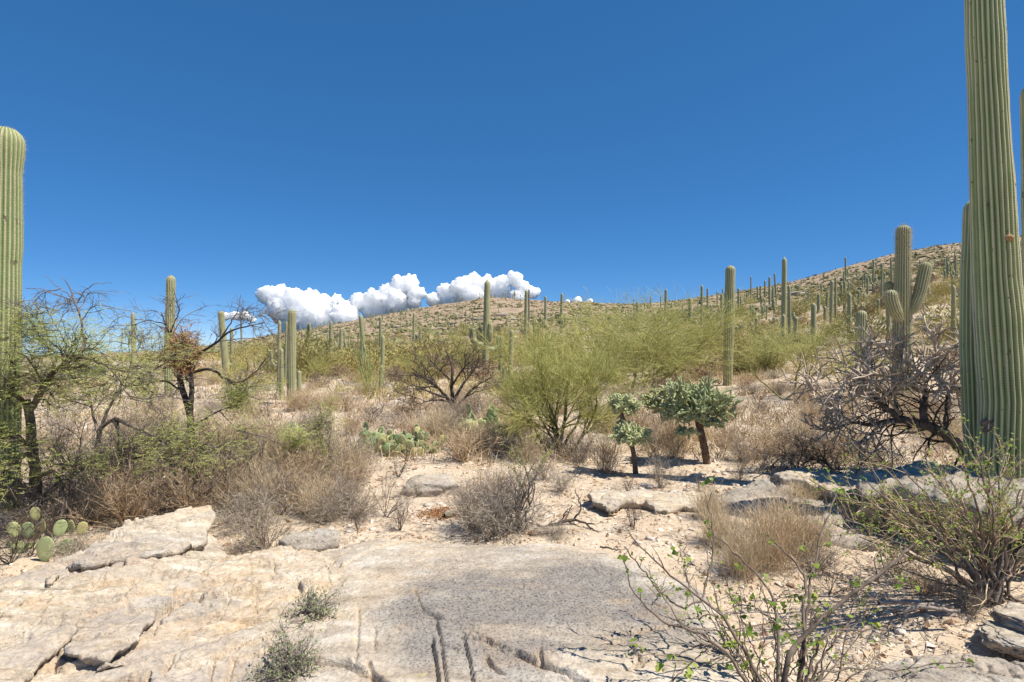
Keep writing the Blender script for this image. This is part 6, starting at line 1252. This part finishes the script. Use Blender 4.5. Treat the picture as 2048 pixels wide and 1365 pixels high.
mk('trunk', *tubes(P, R, 6), M['bark_dark'], t); r = rg(94); P2, R2 = grow(P, R, r, 6, (.06, .22), .8, (.2, 1), up=.1, K=4, wob=.2, rmin=.002); mk('twigs', *tubes(P2, R2, 3), M['bark_gray'], t)
def stick(lines, Y, label, m='wood'):
    b = on(lines[0][0][0][0], Y); t = Bag(); P, R = traced(lines, Y, b, K=12, seed=7, wob=.003); o = t.add(*tubes(P, R, 8)).make('dead_stick', M[m]); o.location = b; tag(o, label, 'stick')
q = 3.75 / F
stick([([(1757, 1206), (1780, 1203), (1830, 1206), (1905, 1214)], 5 * q, 4.5 * q, 0, -.0)], 3.82, 'thicker weathered stick lying behind a thinner one near the small leaved shrub')
stick([([(1808, 1222), (1825, 1215), (1850, 1214), (1885, 1218), (1918, 1224)], 4 * q, 3.5 * q, 0, -.05), ([(1810, 1219), (1812, 1230), (1816, 1243)], 3 * q, 2 * q, 0, 0)], 3.68, 'thinner weathered stick with a broken stub leg on the orange sand')
stick([([(1200, 1094), (1218, 1096), (1240, 1100)], 2.0 * 4.2 / F, 1.4 * 4.2 / F, 0, 0)], 4.22, 'short dark twig lying on the back of the bedrock slab', 'bark_dark')
b = at(905, 1036); V, Fc = tubes(path([(-.09, 0, .035), (0, .01, .05), (.07, .03, .035)], 14)[None], np.array([[.02, .03, .034, .036, .038, .038, .037, .036, .034, .032, .03, .027, .02, .004]]), 12)
o = mk('cholla_skeleton', V, Fc, M['spine_dark']); o.location = b; o.rotation_euler = (0, 0, .6); tag(o, 'short ribbed piece of dead cholla wood on the orange litter', 'dead wood')
r = rg(95); n = 420; P = np.zeros((n, 3, 3)); c0 = at(890, 1030); P[:, 0, 0] = c0[0] + r.normal(0, .14, n); P[:, 0, 1] = c0[1] + r.normal(0, .08, n); P[:, 0, 2] = H(P[:, 0, 0], P[:, 0, 1]) + .004; d = unit(r.normal(size=(n, 3)) * [1, 1, .25]); d[:, 2] = np.abs(d[:, 2])
P[:, 1] = P[:, 0] + d * .03; P[:, 2] = P[:, 1] + d * .025; kind(Bag().add(*tubes(P, np.full((n, 3), .003))).make('orange_litter', M['orange']), 'stuff')

rel_done()
# ------------------------------------------------------------------ clouds
def cloud(blobs, D, seed, label, flat_py, vox=13):
    r = rg(seed); bag = Bag(); V1, F1 = ICO[1]
    for px, py, rad in blobs:
        R0 = rad * D / F; c = P3(px, py, D + r.uniform(-.6, .6) * R0); items = [(c, R0)]
        for k in range(24):
            d = unit(r.normal(size=3) + [0, -.2, .25]); s_ = R0 * r.uniform(.14, .34); items.append((c + d * R0 * r.uniform(.75, .95), s_))
            for kk in range(1):
                e = unit(r.normal(size=3) + d); items.append((c + d * R0 * .85 + e * s_ * .8, s_ * r.uniform(.35, .6)))
        for cc, s_ in items: bag.add(V1 * s_ * [1, 1, .92] + cc, F1)
    o = tag(bag.make('cloud', M['cloud']), label, 'cloud')
    m = o.modifiers.new('fuse', 'REMESH'); m.mode = 'VOXEL'; m.voxel_size = vox; m.use_smooth_shade = True
    for sz, st in ((190, 64), (84, 34), (40, 26), (20, 17), (11, 8)):
        t = bpy.data.textures.new('puff', 'CLOUDS'); t.noise_scale = sz; t.noise_depth = 2
        m = o.modifiers.new('puff', 'DISPLACE'); m.texture = t; m.texture_coords = 'GLOBAL'; m.strength = st; m.mid_level = .5
    return o
cloud([(534, 592, 19), (560, 590, 20), (590, 598, 24), (622, 602, 22), (560, 618, 26), (600, 628, 30), (650, 610, 20), (672, 603, 15), (645, 640, 34), (690, 636, 30), (580, 650, 22), (720, 605, 18), (745, 598, 20), (775, 588, 20), (800, 575, 20), (820, 568, 18), (832, 586, 16), (790, 604, 26), (750, 622, 26), (828, 604, 14), (700, 660, 26), (620, 665, 24)], 7000, 1, 'longer white cumulus cloud left of the four armed saguaro', 640)
cloud([(868, 600, 14), (895, 588, 20), (925, 574, 22), (948, 566, 20), (975, 572, 20), (945, 592, 26), (1005, 565, 16), (1028, 560, 15), (1000, 585, 22), (1045, 577, 15), (1065, 586, 12), (900, 608, 18), (1035, 595, 18), (990, 605, 20)], 7000, 2, 'shorter white cumulus cloud behind the top of the four armed saguaro', 640)
cloud([(452, 634, 8), (470, 632, 10), (488, 634, 9), (505, 640, 8)], 7600, 3, 'small faint cloud behind the bare mesquite twigs', 640)
cloud([(815, 618, 7), (828, 615, 7), (840, 618, 5)], 7600, 4, 'little cloud scrap on the hill line between the two larger clouds', 640)
cloud([(1135, 606, 7), (1155, 604, 8), (1232, 614, 8), (1218, 612, 6), (1180, 606, 6)], 7600, 5, 'thin strip of cloud along the ridge behind the palo verdes', 640)
